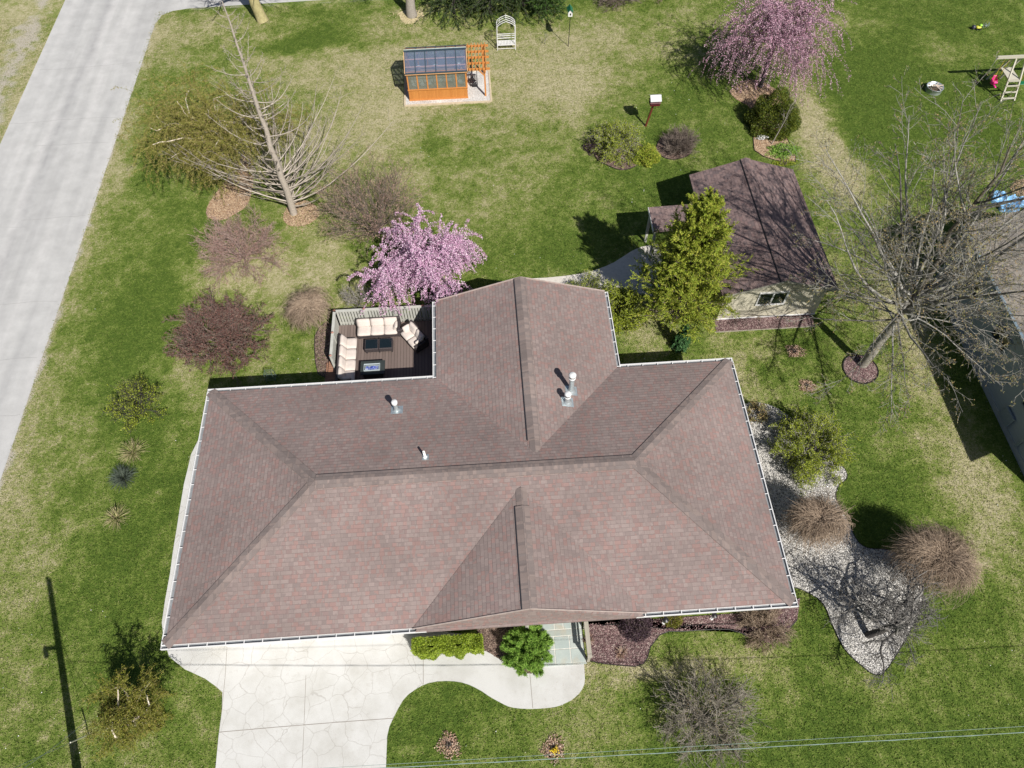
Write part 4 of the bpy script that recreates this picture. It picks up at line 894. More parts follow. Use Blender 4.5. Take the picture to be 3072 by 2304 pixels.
dp=cr(2,2200,1215); mb=MB(); pp=smooth_poly([(dp[0]-.9,dp[1]-.2),(dp[0]-.2,dp[1]-.8),(dp[0]+1.8,dp[1]-.6),(dp[0]+2.2,dp[1]+.7),(dp[0],dp[1]+.7)],2); mb.prism(pp,-.05,.016); struct(mb.build('wood_chip_bed',M_CHIP))

M_GTIM=boards('grey_timber',(.40,.38,.31),(.52,.50,.42),.3,axis=1,gap=.0)
sw=thing('swing_set','weathered grey timber swing set with ladder tower at the right edge of the back lawn','swing set',(43,29.5,0))
MB().bar((41.3,29.72,2.2),(47.5,29.66,2.2),.10,.16).build('top_beam',M_GTIM,sw)
for x0,x1,yy,yt in((42.3,42.38,28.7,29.6),(43.1,42.95,28.7,29.6)): MB().bar((x0,yy,0),(x1,yt,2.15),.08).build('leg',M_GTIM,sw)
for x0,x1 in((42.3,42.38),(43.1,42.95)): MB().bar((x0,30.75,0),(x1,29.84,2.15),.08).build('leg',M_GTIM,sw)
for z in(.16,.48,.80,1.05): t=z/2.15; MB().bar((42.30+.08*t,28.7+.9*t-.05,z),(43.1-.15*t,28.7+.9*t-.05,z),.04,.09).build('rung',M_GTIM,sw)
MB().box(42.36,43.0,29.15,30.3,1.06,1.10).build('platform',M_GTIM,sw)
for x0 in(46.2,47.0):
    MB().bar((x0,28.7,0),(x0,29.6,2.15),.08).build('leg',M_GTIM,sw); MB().bar((x0,30.75,0),(x0,29.84,2.15),.08).build('leg',M_GTIM,sw)
MB().bar((42.45,29.9,1.9),(42.95,30.5,.5),.05).build('brace',M_GTIM,sw)
ts=thing('toddler_swing','bright pink toddler bucket swing hanging from the swing set on yellow ropes','swing',(41.95,29.7,.5))
M_PINK=plain('pink_plastic',(.80,.03,.28),.35,.4,var=.1); M_YR=plain('yellow_rope',(.55,.38,.05),.7)
sx_,sy_=41.98,29.72
m_=MB(); m_.lathe((sx_,sy_,.45),[(.10,0),(.15,.04),(.17,.16),(.165,.30),(.15,.30),(.14,.16),(.12,.07),(.001,.05)],14); m_.build('seat',M_PINK,ts,True)
MB().box(sx_-.14,sx_+.14,sy_+.10,sy_+.17,.6,.95,b=.03).build('backrest',M_PINK,ts); MB().box(sx_-.13,sx_+.13,sy_-.22,sy_-.15,.6,.72,b=.03).build('front_guard',M_PINK,ts); MB().box(sx_-.05,sx_+.05,sy_-.42,sy_-.18,.46,.52,b=.02).build('leg_bar',M_PINK,ts)
for dx in(-.15,.15):
    for dy in(-.14,.13): MB().tube([(sx_+dx,sy_+dy,.72),(sx_+dx*.9,sy_+.0,1.25),(sx_+dx*.9,sy_,2.12)],.012,4).build('rope',M_YR,ts)
gs=thing('green_swing','dark green belt swing hanging at the far right of the timber swing set','swing',(43.8,29.7,.4))
MB().box(43.55,44.05,29.55,29.85,.40,.44,b=.015).build('seat',plain('green_plastic',(.01,.14,.06),.4),gs)
for x in(43.57,44.03): MB().tube([(x,29.7,.43),(x,29.7,2.12)],.012,4).build('rope',M_YR,gs)

# ------------------------------------------------------------------ utility pole and wires
up_=thing('utility_pole','wooden utility pole with crossarm and transformer just outside the lower left of the view','utility pole',(-3.1,-4.4,0))
M_POLE=plain('pole_wood',(.16,.12,.09),.9,.1,bump=.4)
MB().tube([(-3.1,-4.4,-.3),(-2.1,-4.29,9.0)],[.16,.10],10).build('pole',M_POLE,up_)
MB().lathe((-2.1-.05,-4.29,9.0),[(.05,0),(.06,.08),(.03,.18),(.001,.2)],8).build('insulator',M_WHITE,up_)
MB().box(-3.0,-2.4,-4.37,-4.27,5.95,6.05).build('bracket_arm',M_POLE,up_); MB().lathe((-2.95,-4.32,5.68),[(.001,0),(.09,0),(.095,.2),(.08,.28),(.001,.3)],12).build('transformer',M_ZINC,up_)
def wire(name,lab,p,q,sag,r,mat,group=None,twist=0):
    pts=[]
    for t in np.linspace(0,1,61): pts.append((p[0]+(q[0]-p[0])*t,p[1]+(q[1]-p[1])*t,p[2]+(q[2]-p[2])*t-sag*4*t*(1-t)))
    m_=MB(); m_.tube(pts,r,6)
    if twist:
        a=[(x+math.cos(i*2.1)*r*1.6,y+math.sin(i*2.1)*r*1.6,z+math.sin(i*2.1)*r*1.2) for i,(x,y,z) in enumerate(pts)]; m_.tube(a,r*.6,5)
    o=m_.build(name,mat); tag(o,lab,'wire',group); return o
M_WIRE=plain('wire_grey',(.22,.29,.265),.5,.4)
wire('overhead_wire','thicker lower overhead cable crossing the front lawn near the bottom edge',(-2.4,-4.2,5.25),(45,-4.75,3.9),.75,.0085,M_WIRE,'overhead wires',1)
wire('overhead_wire','thin upper overhead wire running just above the cable along the bottom edge',(-2.35,-4.2,5.7),(45,-4.65,5.3),.55,.0055,M_WIRE,'overhead wires')
gy_=thing('guy_wire','guy wire with insulator and pale guard anchoring the pole at the lower left lawn','guy wire',(-3.38,-2.22,0))
MB().tube([(-3.38,-2.22,0),(-2.27,-4.25,7.0)],.008,5).build('cable',M_WIRE,gy_)
MB().tube([(-3.38,-2.22,0),(-3.38+1.23*.22,-2.22-1.98*.22,7*.22)],.022,6).build('guard',plain('guard_cream',(.6,.6,.5),.5),gy_)
wire('service_wire','thin service wire with black insulator dropping across the lower left corner',(-2.35,-4.28,6.2),(-3.0,-1.9,1.0),.2,.008,M_WIRE)

# ================================================================== vegetation
def nrm(v): return v/np.maximum(np.linalg.norm(v,axis=-1,keepdims=True),1e-9)
def tubes_np(P,Rd,sides=3):
    """P (N,n,3) polylines, Rd (N,n) radii -> quads"""
    N_,n,_=P.shape; T=np.empty_like(P); T[:,1:-1]=P[:,2:]-P[:,:-2]; T[:,0]=P[:,1]-P[:,0]; T[:,-1]=P[:,-1]-P[:,-2]; T=nrm(T)
    ref=np.tile(np.array([.31,.17,.93]),(N_,1)); m=nrm(P[:,-1]-P[:,0]); flip=np.abs((ref*m).sum(1))>.9; ref[flip]=(.9,.3,.1)
    U=nrm(ref[:,None,:]-T*(T*ref[:,None,:]).sum(-1,keepdims=True)); W_=np.cross(T,U)
    a=np.arange(sides)*2*math.pi/sides
    V=P[:,:,None,:]+Rd[:,:,None,None]*(U[:,:,None,:]*np.cos(a)[None,None,:,None]+W_[:,:,None,:]*np.sin(a)[None,None,:,None])
    base=(np.arange(N_)*n*sides)[:,None,None]+(np.arange(n-1)*sides)[None,:,None]; k=np.arange(sides)[None,None,:]; k2=(k+1)%sides
    F=np.stack([base+k,base+k2,base+sides+k2,base+sides+k],-1).reshape(-1,4)
    return V.reshape(-1,3),F
class Geo:
    def __init__(s): s.V=[];s.F=[];s.n=0
    def add(s,V,F): s.V.append(V); s.F.append(F+s.n); s.n+=len(V)
    def tubes(s,P,R,sides=3): s.add(*tubes_np(P,R,sides))
    def build(s,name,mat,parent,smooth=False): return npmesh(name,np.concatenate(s.V),np.concatenate(s.F),mat,parent,smooth)
def grow(P,Rd,k,g,t=(.25,1.),ang=(30,60),L=.6,n=5,up_=0.,grav=0.,wig=.12,rr=.55,taper=.3,minr=.004,shape=.5,absL=None,flat=0.):
    N_,m,_=P.shape; M=N_*k; idx=np.repeat(np.arange(N_),k)
    tt=t[0]+(t[1]-t[0])*((np.tile(np.arange(k),N_)+g.random(M))/k)
    f=tt*(m-1); i=np.minimum(f.astype(int),m-2); u=(f-i)[:,None]
    pos=P[idx,i]*(1-u)+P[idx,i+1]*u; T=nrm(P[idx,i+1]-P[idx,i]); rad=Rd[idx,i]*(1-u[:,0])+Rd[idx,i+1]*u[:,0]
    v=g.normal(size=(M,3)); v[:,2]*=(1-flat); v-=T*(v*T).sum(1,keepdims=True); v=nrm(v); a=np.radians(g.uniform(ang[0],ang[1],M))[:,None]
    d=np.cos(a)*T+np.sin(a)*v; d[:,2]+=up_; d=nrm(d)
    pl=np.linalg.norm(np.diff(P,axis=1),axis=2).sum(1)[idx]
    Ln=(absL*np.ones(M) if absL else pl*L)*g.uniform(.65,1.25,M)*(1-shape*tt)
    Q=np.empty((M,n,3)); Q[:,0]=pos; st=(Ln/(n-1))[:,None]
    for j in range(1,n):
        d=d+g.normal(size=(M,3))*wig; d[:,2]+=grav; d=nrm(d); Q[:,j]=Q[:,j-1]+d*st
    r0=np.maximum(rad*rr,minr*1.6); s_=np.linspace(0,1,n)[None,:]
    return Q,np.maximum(r0[:,None]*(1-(1-taper)*s_),minr)
def leafq(C,a,b,g,axis=None,jit=.6,up_=0.):
    n=len(C); u=g.normal(size=(n,3)) if axis is None else nrm(axis)+g.normal(size=(n,3))*jit
    u=nrm(u); v=g.normal(size=(n,3)); v[:,2]-=up_*0; v=nrm(v-u*(v*u).sum(1,keepdims=True))
    a=a*g.uniform(.6,1.3,(n,1)); b=b*g.uniform(.7,1.25,(n,1)); w_=np.cross(u,v)
    V=np.stack([C-u*a,C+v*b+w_*b*.25,C+u*a,C-v*b+w_*b*.25],1).reshape(-1,3)
    return V,np.arange(n*4).reshape(-1,4)
def along(P,cnt,g,t0=.2,jit=.03):
    """cnt random points on the polylines P, with directions"""
    N_,m,_=P.shape; i=g.integers(0,N_,cnt); f=(t0+(1-t0)*g.random(cnt))*(m-1); j=np.minimum(f.astype(int),m-2); u=(f-j)[:,None]
    return P[i,j]*(1-u)+P[i,j+1]*u+g.normal(size=(cnt,3))*jit, nrm(P[i,j+1]-P[i,j])
def line(p,q,n=8,bend=0.,g=None,w=0.):
    t=np.linspace(0,1,n)[:,None]; P=np.array(p,float)*(1-t)+np.array(q,float)*t
    if g is not None: P[1:-1]+=g.normal(size=(n-2,3))*w
    return P[None]
def rad_(P,r0,r1): n=P.shape[1]; return np.linspace(r0,r1,n)[None].repeat(P.shape[0],0)
def G_(s): return np.random.default_rng(s)
def scl(x,y,px,z=0.): a=at(x,y,z);b=at(x+px,y,z); return float(np.hypot(*(b-a)[:2]))

B_GREY=barkmat('bark_grey',(.16,.145,.125),(.34,.31,.27)); B_TWIG=barkmat('twig_brown',(.12,.095,.08),(.27,.22,.185)); B_TAN=barkmat('twig_tan',(.19,.14,.10),(.46,.36,.27))
B_DARK=barkmat('bark_dark',(.035,.032,.032),(.10,.09,.085)); B_PINK=barkmat('twig_pink',(.22,.12,.10),(.40,.24,.20)); B_BIRCH=barkmat('bark_birch',(.12,.105,.08),(.40,.38,.33),9)
B_LARCH=barkmat('bark_larch',(.22,.19,.16),(.46,.41,.35)); B_PK2=barkmat('twig_pinkgrey',(.20,.14,.12),(.42,.31,.28)); B_WHITE=barkmat('bark_cream',(.45,.38,.30),(.70,.62,.52)); B_GT=barkmat('twig_grey',(.20,.185,.165),(.42,.40,.36)); B_TWG=barkmat('twig_warm_grey',(.17,.15,.125),(.38,.345,.29)); B_OLV=barkmat('twig_olive',(.15,.15,.04),(.29,.28,.09))
L_PINK=leafmat('blossom_pink',[(.62,.36,.55),(.74,.48,.66),(.84,.66,.78),(.52,.26,.44),(.70,.42,.60),(.88,.76,.84)],.7,.3)
L_PINK2=leafmat('blossom_dusty',[(.56,.30,.42),(.68,.44,.54),(.76,.56,.64),(.46,.24,.34)],.7,.3)
L_YG=leafmat('leaf_yellow_green',[(.22,.28,.02),(.32,.38,.04),(.42,.46,.06),(.15,.21,.015)])
L_BUD=leafmat('leaf_bud',[(.28,.28,.10),(.38,.30,.14),(.22,.24,.08),(.42,.28,.13)])
L_OLIVE=leafmat('leaf_olive',[(.14,.16,.02),(.20,.21,.025),(.26,.25,.04),(.10,.12,.015),(.26,.21,.06)])
L_PKB=leafmat('pinkish_buds',[(.40,.20,.17),(.48,.30,.25),(.33,.22,.18),(.45,.36,.28)],.8,.2)
L_OLV2=leafmat('leaf_pale_olive',[(.20,.21,.03),(.27,.26,.05),(.32,.27,.09),(.15,.16,.02),(.36,.27,.13)])
L_CYP=leafmat('cypress',[(.20,.29,.025),(.30,.38,.04),(.40,.44,.06),(.14,.21,.02),(.48,.46,.08)],.6,.2)
L_GRN=leafmat('leaf_bright_green',[(.18,.35,.05),(.26,.44,.07),(.34,.50,.10),(.11,.22,.03)],.6,.25)
L_SPR=leafmat('spruce_green',[(.035,.10,.03),(.055,.15,.05),(.08,.19,.06)],.6,.15)
L_DK=leafmat('dark_evergreen',[(.02,.045,.012),(.035,.065,.018),(.05,.085,.02),(.06,.08,.015)],.6,.1)
L_HEDGE=leafmat('hedge_leaf',[(.20,.29,.02),(.30,.39,.04),(.38,.46,.06),(.11,.17,.015)],.5,.25)
L_RED=leafmat('leaf_brown_red',[(.12,.055,.05),(.18,.085,.07),(.25,.14,.11),(.09,.05,.05),(.15,.10,.08)],.6,.15)
L_PURP=leafmat('leaf_purple',[(.05,.03,.045),(.09,.055,.07),(.07,.05,.05)],.6,.1)
L_ARB=leafmat('arborvitae',[(.055,.085,.008),(.09,.12,.01),(.15,.165,.015),(.04,.065,.008)],.6,.1)
L_GRASS=leafmat('ornamental_grass',[(.16,.24,.04),(.28,.32,.09),(.46,.42,.22),(.58,.50,.30)],.7,.2)
L_BLUEG=leafmat('lavender_leaf',[(.09,.12,.09),(.14,.17,.13),(.07,.09,.07)],.7,.1)
L_WFL=leafmat('white_flower',[(.8,.8,.78),(.7,.68,.7)],.7,.2)
L_DEAD=leafmat('dead_leaf',[(.42,.27,.19),(.55,.40,.30),(.30,.17,.12),(.62,.5,.4),(.2,.12,.09)],.8,.1)

def plant(name,label,cat,b,group=None): return thing(name,label,cat,(float(b[0]),float(b[1]),0),None,group)

def weeping_mop(name,label,b,H,R,seed,n=900,bark=B_TAN,top=None,lean=(0,0),zend=.12,trunk_r=.06,r=.0055,ry=1.):
    g=G_(seed); t=plant(name,label,'shrub',b); T=np.array([b[0]+lean[0],b[1]+lean[1],H*.82])
    P=line((b[0],b[1],0),T,6,g=g,w=.02); m_=Geo(); m_.tubes(P,rad_(P,trunk_r,trunk_r*.7),7); m_.build('trunk',bark,t,True)
    ph=g.uniform(0,6.283,n); rad=R*g.uniform(.35,1.,n)**.6*(1+.17*np.sin(2*ph+seed)+.10*np.sin(3*ph+seed*2)+.07*np.sin(7*ph)); k=9; s_=np.linspace(0,1,k)
    Q=np.empty((n,k,3)); rise=H*.2*g.uniform(.4,1.1,n); sw=g.normal(size=n)*.8; ze=H*zend*g.uniform(.3,2.5,n)+.03
    for j,u in enumerate(s_):
        q=np.sin(u*math.pi/2)**.9; a=ph+sw*u
        Q[:,j,0]=T[0]+rad*q*np.cos(a); Q[:,j,1]=T[1]+rad*q*np.sin(a)*ry; Q[:,j,2]=T[2]+rise*np.sin(u*math.pi*.75)-(T[2]-ze)*u**2.3
    Q[:,:2,:2]+=g.normal(size=(n,1,2))*R*.16; Q[:,1:]+=np.cumsum(g.normal(size=(n,k-1,3))*.035,1)
    m_=Geo(); m_.tubes(Q,np.linspace(r*1.5,r*.6,k)[None].repeat(n,0),3)
    q2,r2=grow(Q,np.full((n,k),r),2,g,(.2,.8),(15,40),.35,4,0,-.25,.1,.8,.6,r*.6); m_.tubes(q2,r2,3)
    m_.build('branches',bark,t); return t

def fan_shrub(name,label,b,H,R,seed,stems=26,bark=B_TWIG,leaf=None,nleaf=0,la=.03,lb=.018,k2=5,k3=4,spread=62,r0=.03,ry=1.,up_=.15,grav=0.,wig=.1,lt=.2,dome=.0,cat='shrub',group=None,twig=.0045,hollow=0,leafname='foliage',ang=(18,45)):
    g=G_(seed); t=plant(name,label,cat,b,group); n=stems
    ph=np.arange(n)*2.39996+g.normal(size=n)*.2; th=np.radians(spread)*np.sqrt((np.arange(n)+.5)/n)
    L_=1/np.sqrt((np.sin(th)/R)**2+(np.cos(th)/H)**2)*g.uniform(.82,1.02,n)*.72
    d=np.stack([np.sin(th)*np.cos(ph),np.sin(th)*np.sin(ph)*ry,np.cos(th)],1); k=7
    P=np.empty((n,k,3)); P[:,0]=np.array([b[0],b[1],0])+np.stack([np.cos(ph)*.06,np.sin(ph)*.06,0*ph],1)
    for j in range(1,k):
        d=nrm(d+g.normal(size=(n,3))*wig+np.array([0,0,grav])); P[:,j]=P[:,j-1]+d*(L_/(k-1))[:,None]
    Rr=np.linspace(r0,r0*.35,k)[None].repeat(n,0); Rr=Rr*.8; m_=Geo(); m_.tubes(P,Rr,5)
    twig=twig*.62; Q,Rq=grow(P,Rr,k2+2,g,(.25,1.),ang,.62,6,up_,grav,wig*1.2,.34,.4,twig*1.3,.35); m_.tubes(Q,Rq,3)
    S_,Rs=grow(Q,Rq,k3+2,g,(.15,1.),(20,55),.55,4,up_,grav,wig*1.3,.6,.5,twig,.3); m_.tubes(S_,Rs,3)
    m_.build('branches',bark,t)
    if leaf is not None and nleaf:
        C,A=along(S_,nleaf,g,lt,.035); m_=Geo(); m_.add(*leafq(C,la,lb,g,A,.9)); m_.build(leafname,leaf,t)
    return t

def ellip_pts(c,rx_,ry_,rz_,n,g,shell=.35,bottom=0.,lump=.12):
    v=nrm(g.normal(size=(n,3))); v[:,2]=np.where(v[:,2]<bottom,np.abs(v[:,2])*.5+bottom,v[:,2])
    w_=1+lump*np.sin(v[:,0]*5+c[0])*np.sin(v[:,1]*6+c[1])+lump*.7*np.sin(v[:,2]*9+v[:,0]*7)
    r=(1-shell*g.random(n)**1.6)*w_
    return np.array(c)+v*np.stack([r*rx_,r*ry_,r*rz_],1), v
def dense_bush(name,label,b,rx_,ry_,H,leaf,seed,n=9000,la=.05,lb=.018,bark=B_TWIG,cat='shrub',lump=.12,droop=0.,shell=.4,cz=.0,group=None,jit=.7,core=None):
    g=G_(seed); t=plant(name,label,cat,b,group); c=(b[0],b[1],cz)
    st=fan_stems(b,H*.9,max(rx_,ry_)*.85,14,g); m_=Geo(); m_.tubes(*st,4); q=grow(*st,5,g,(.3,1),(20,50),.5,4,.1,0,.12,.5,.4,.006); m_.tubes(*q,3); m_.build('branches',bark,t)
    C,v=ellip_pts(c,rx_,ry_,H-cz,n,g,shell,0.,lump); C[:,2]=np.maximum(C[:,2],.03)
    A=v+np.array([0,0,-droop]); m_=Geo(); m_.add(*leafq(C,la,lb,g,A,jit)); m_.build('foliage',leaf,t); return t
def fan_stems(b,H,R,n,g):
    ph=np.arange(n)*2.39996; th=np.radians(65)*np.sqrt((np.arange(n)+.5)/n); L_=1/np.sqrt((np.sin(th)/R)**2+(np.cos(th)/H)**2)
    d=np.stack([np.sin(th)*np.cos(ph),np.sin(th)*np.sin(ph),np.cos(th)],1); s_=np.linspace(0,1,5)[None,:,None]
    P=np.array([b[0],b[1],0])[None,None]+d[:,None,:]*L_[:,None,None]*s_*.9; P[:,1:-1]+=g.normal(size=(n,3,3))*.03
    return P,np.linspace(.025,.01,5)[None].repeat(n,0)

# ---- large bare conifer (larch) left of centre
def larch():
    g=G_(21); b=cr(0,1905,1385); t=plant('bare_conifer','tall leafless conifer with long upswept pale branches left of the greenhouse','tree',b)
    tip=cr(0,1440,10,11.6); P=line((b[0],b[1],0),tip,14,g=g,w=.025); Rr=rad_(P,.20,.02)
    m_=Geo(); m_.tubes(P,Rr,9); m_.build('trunk',B_LARCH,t,True)
    n=118; tt=np.concatenate([np.linspace(.045,.24,46),np.linspace(.25,.97,72)])+g.normal(size=n)*.006; f=np.clip(tt,0.02,.985)*13; i=f.astype(int); u=(f-i)[:,None]; pos=P[0,i]*(1-u)+P[0,i+1]*u
    ph=np.arange(n)*2.39996+g.normal(size=n)*.4; ph[:46]=-.25+(math.pi+.5)*((np.arange(46)*.618)%1)+g.normal(size=46)*.06; L_=np.where(tt<.245,7.2-7*tt,3.8*(1-tt)+.4)*g.uniform(.55,1.1,n); k=10
    el=np.radians(np.where(tt<.245,15,5)+g.normal(size=n)*7); Q=np.empty((n,k,3)); Q[:,0]=pos
    L_=L_*np.where(np.sin(ph)<-.25,.38,1.)*np.where(tt<.245,1,1.1); d=np.stack([np.cos(ph)*np.cos(el),np.sin(ph)*np.cos(el),np.sin(el)],1)
    for j in range(1,k):
        Q[:,j]=Q[:,j-1]+nrm(d)*(L_/(k-1))[:,None]; d=nrm(d)+np.where(tt<.245,.085,.12)[:,None]*np.array([0,0,1.])+g.normal(size=(n,3))*.045
    R1=(.010+.034*(1-tt))[:,None]*np.linspace(1,.22,k)[None]
    m_=Geo(); m_.tubes(Q,R1,5); q,rq=grow(Q,R1,9,g,(.12,1.),(25,60),.17,5,.15,.04,.12,.4,.4,.0045,.3); m_.tubes(q,rq,3); q2,r2=grow(q,rq,3,g,(.2,1),(25,55),.5,4,.1,.03,.14,.6,.5,.004); m_.tubes(q2,r2,3)
    m_.build('branches',B_LARCH,t)
larch()

# ---- big budding birch at the right
def birch():
    g=G_(33); b=cr(5,1165,705); t=plant('birch_tree','big leafless budding birch with pale trunk and wide crown at the right edge','tree',b)
    P=line((b[0],b[1],-.05),(b[0]+.06,b[1]-.02,3.7),7,g=g,w=.025); m_=Geo(); m_.tubes(P,rad_(P,.215,.16),11); top=P[0,-1]
    C=line(top,(b[0]+.4,b[1]+.7,11.8),10,g=g,w=.10); m_.tubes(C,rad_(C,.13,.03),8); m_.build('trunk',B_BIRCH,t,True)
    A_=np.array([18,14,12,12]); n=int(A_.sum()); grp=np.repeat(np.arange(4),A_); fr_=np.concatenate([((np.arange(m_c)*.618)%1) for m_c in A_])
    ph=np.concatenate([np.arange(m_c)*6.2832/m_c+o_ for m_c,o_ in zip(A_,(.3,.9,.1,1.4))])+g.normal(size=n)*.15
    th=np.radians(np.choose(grp,[22,50,80,28])+fr_*np.choose(grp,[26,26,18,30])); L_=np.choose(grp,[7.9,6.2,4.8,4.2])*g.uniform(.82,1.08,n)
    lo=grp==2; tt=np.choose(grp,[.02,0,0,.28])+g.random(n)*np.choose(grp,[.2,.18,0,.5]); f=tt*9; i=f.astype(int); u=(f-i)[:,None]; pos=C[0,i]*(1-u)+C[0,i+1]*u; pos=np.where(lo[:,None],top+np.array([0,0,1])*g.uniform(-.5,.9,n)[:,None],pos)
    d=np.stack([np.sin(th)*np.cos(ph),np.sin(th)*np.sin(ph),np.cos(th)],1); k=11; Q=np.empty((n,k,3)); Q[:,0]=pos
    for j in range(1,k): d=nrm(d+g.normal(size=(n,3))*.07+np.where(th>1.2,-.035,.012)[:,None]*np.array([0,0,1.])); Q[:,j]=Q[:,j-1]+d*(L_/(k-1))[:,None]
    R1=np.linspace(1,.15,k)[None].repeat(n,0)*(np.choose(grp,[.078,.055,.042,.045])*g.uniform(.8,1.1,n))[:,None]
    m_=Geo(); m_.tubes(Q,R1,6)
    Q=np.concatenate([Q,C[:,np.linspace(0,9,11).astype(int)]]);R1=np.concatenate([R1,rad_(C,.13,.03)[:,np.linspace(0,9,11).astype(int)]])
    q,rq=grow(Q,R1,10,g,(.22,1.),(22,52),.35,7,.08,.02,.10,.4,.3,.006,.4); m_.tubes(q,rq,4)
    q2,r2=grow(q,rq,6,g,(.15,1),(25,60),.5,5,.03,.0,.13,.5,.4,.0048); m_.tubes(q2,r2,3); q3,r3=grow(q2,r2,3,g,(.2,1),(25,60),.55,4,0,-.03,.14,.7,.5,.004); m_.tubes(q3,r3,3)
    m_.build('branches',B_BIRCH if False else barkmat('birch_limb',(.075,.07,.06),(.34,.33,.30),7),t)
    Cn,A=along(q3,30000,g,.3,.02); m_=Geo(); m_.add(*leafq(Cn,.030,.014,g,A,.7)); m_.build('buds',L_BUD,t)
birch()

# ---- weeping cherries
def weeping_cherry(label,b,H,R,seed,leaf,nb,n=520,bark=B_DARK,zend=.25,topz=.75,skirt=1.,ry=1.,la=.03,lb=.024):
    g=G_(seed); t=plant('weeping_cherry',label,'tree',b); T=np.array([b[0],b[1],H*.55])
    P=line((b[0],b[1],0),T,6,g=g,w=.04); m_=Geo(); m_.tubes(P,rad_(P,.13,.10),8); m_.build('trunk',bark,t,True)
    n1=15; ph=np.arange(n1)*2.39996; th=np.radians(g.uniform(12,75,n1)); L_=1/np.sqrt((np.sin(th)/(R*.85))**2+(np.cos(th)/(H*.48))**2)
    d=np.stack([np.sin(th)*np.cos(ph),np.sin(th)*np.sin(ph)*ry,np.cos(th)],1); k=8; Q=np.empty((n1,k,3)); Q[:,0]=T
    for j in range(1,k): d=nrm(d+g.normal(size=(n1,3))*.12+np.array([0,0,-.03])); Q[:,j]=Q[:,j-1]+d*(L_/(k-1))[:,None]
    R1=np.linspace(.06,.02,k)[None].repeat(n1,0); m_=Geo(); m_.tubes(Q,R1,5)
    q,rq=grow(Q,R1,9,g,(.2,1.),(20,60),.45,6,.15,-.12,.12,.5,.4,.008,.2); m_.tubes(q,rq,4)
    dn,rd=grow(q,rq,5,g,(.2,1),(20,70),.8,7,-.1,-.33,.10,.6,.5,.005,.2,absL=H*zend*1.25); dn[:,:,2]=np.maximum(dn[:,:,2],.12); m_.tubes(dn,rd,3)
    m_.build('branches',bark if seed%2 else B_GREY,t)
    C,A=along(dn,nb,g,.0,.035); C2,A2=along(q,nb//4,g,.1,.06); m_=Geo(); m_.add(*leafq(np.concatenate([C,C2]),la,lb,g,np.concatenate([A,A2]),1.1)); m_.build('blossom',leaf,t)
    return t
b=at(932,594,1.5); weeping_cherry('weeping cherry in full bright pink blossom behind the deck fence',b,3.3,3.65,41,L_PINK,60000,ry=.82,zend=.32)
b=cr(2,430,590); weeping_cherry('taller weeping cherry with dusty mauve blossom at the back right of the lawn',(b[0]+.75,b[1]+.3),5.3,3.3,43,L_PINK2,46000,zend=.42,la=.034,lb=.020)

# ---- olive corkscrew willow behind the bare conifer
def willow(label,b,H,R,seed,trunkbark,nl,twist=.35,dens=16,zend=.5,leaf=L_OLIVE,twig=B_OLV,limbs=9):
    g=G_(seed); t=plant('willow_tree',label,'tree',b); T=np.array([b[0],b[1],H*.28]); P=line((b[0],b[1],0),T,5,g=g,w=.04)
    m_=Geo(); m_.tubes(P,rad_(P,.15,.12),8)
    n1=limbs; ph=np.arange(n1)*2.39996+1; th=np.radians(g.uniform(10,62,n1)); L_=1/np.sqrt((np.sin(th)/(R*.9))**2+(np.cos(th)/(H*.68))**2)
    d=np.stack([np.sin(th)*np.cos(ph),np.sin(th)*np.sin(ph),np.cos(th)],1); k=12; Q=np.empty((n1,k,3)); Q[:,0]=T
    for j in range(1,k): d=nrm(d+g.normal(size=(n1,3))*twist); Q[:,j]=Q[:,j-1]+d*(L_/(k-1))[:,None]
    R1=np.linspace(.065,.018,k)[None].repeat(n1,0); m_.tubes(Q,R1,6); m_.build('trunk',trunkbark,t,True)
    m_=Geo(); q,rq=grow(Q,R1,dens,g,(.15,1.),(25,75),.42,7,.2,-.03,.22,.4,.4,.006,.2); m_.tubes(q,rq,3)
    q2,r2=grow(q,rq,6,g,(.2,1),(20,60),.6,7,0,-.2,.2,.6,.5,.0045,.2,absL=H*zend*.4); q2[:,:,2]=np.maximum(q2[:,:,2],.08); m_.tubes(q2,r2,3); m_.build('branches',twig,t)
    C,A=along(q2,nl,g,.05,.04); m_=Geo(); m_.add(*leafq(C,.042,.013,g,A,.8)); m_.build('foliage',leaf,t)
    return t
willow('olive green willow standing between the road and the tall bare conifer',at(475,318,2.2),7.8,3.7,51,B_WHITE,78000,dens=18,limbs=14,leaf=L_OLV2)
b=at(292,1560); willow('small olive willow with cream trunk at the lower left beside the driveway',(b[0]+.1,b[1]+.0),3.1,1.75,52,B_WHITE,17000,twist=.3,zend=.42,dens=14,limbs=8)

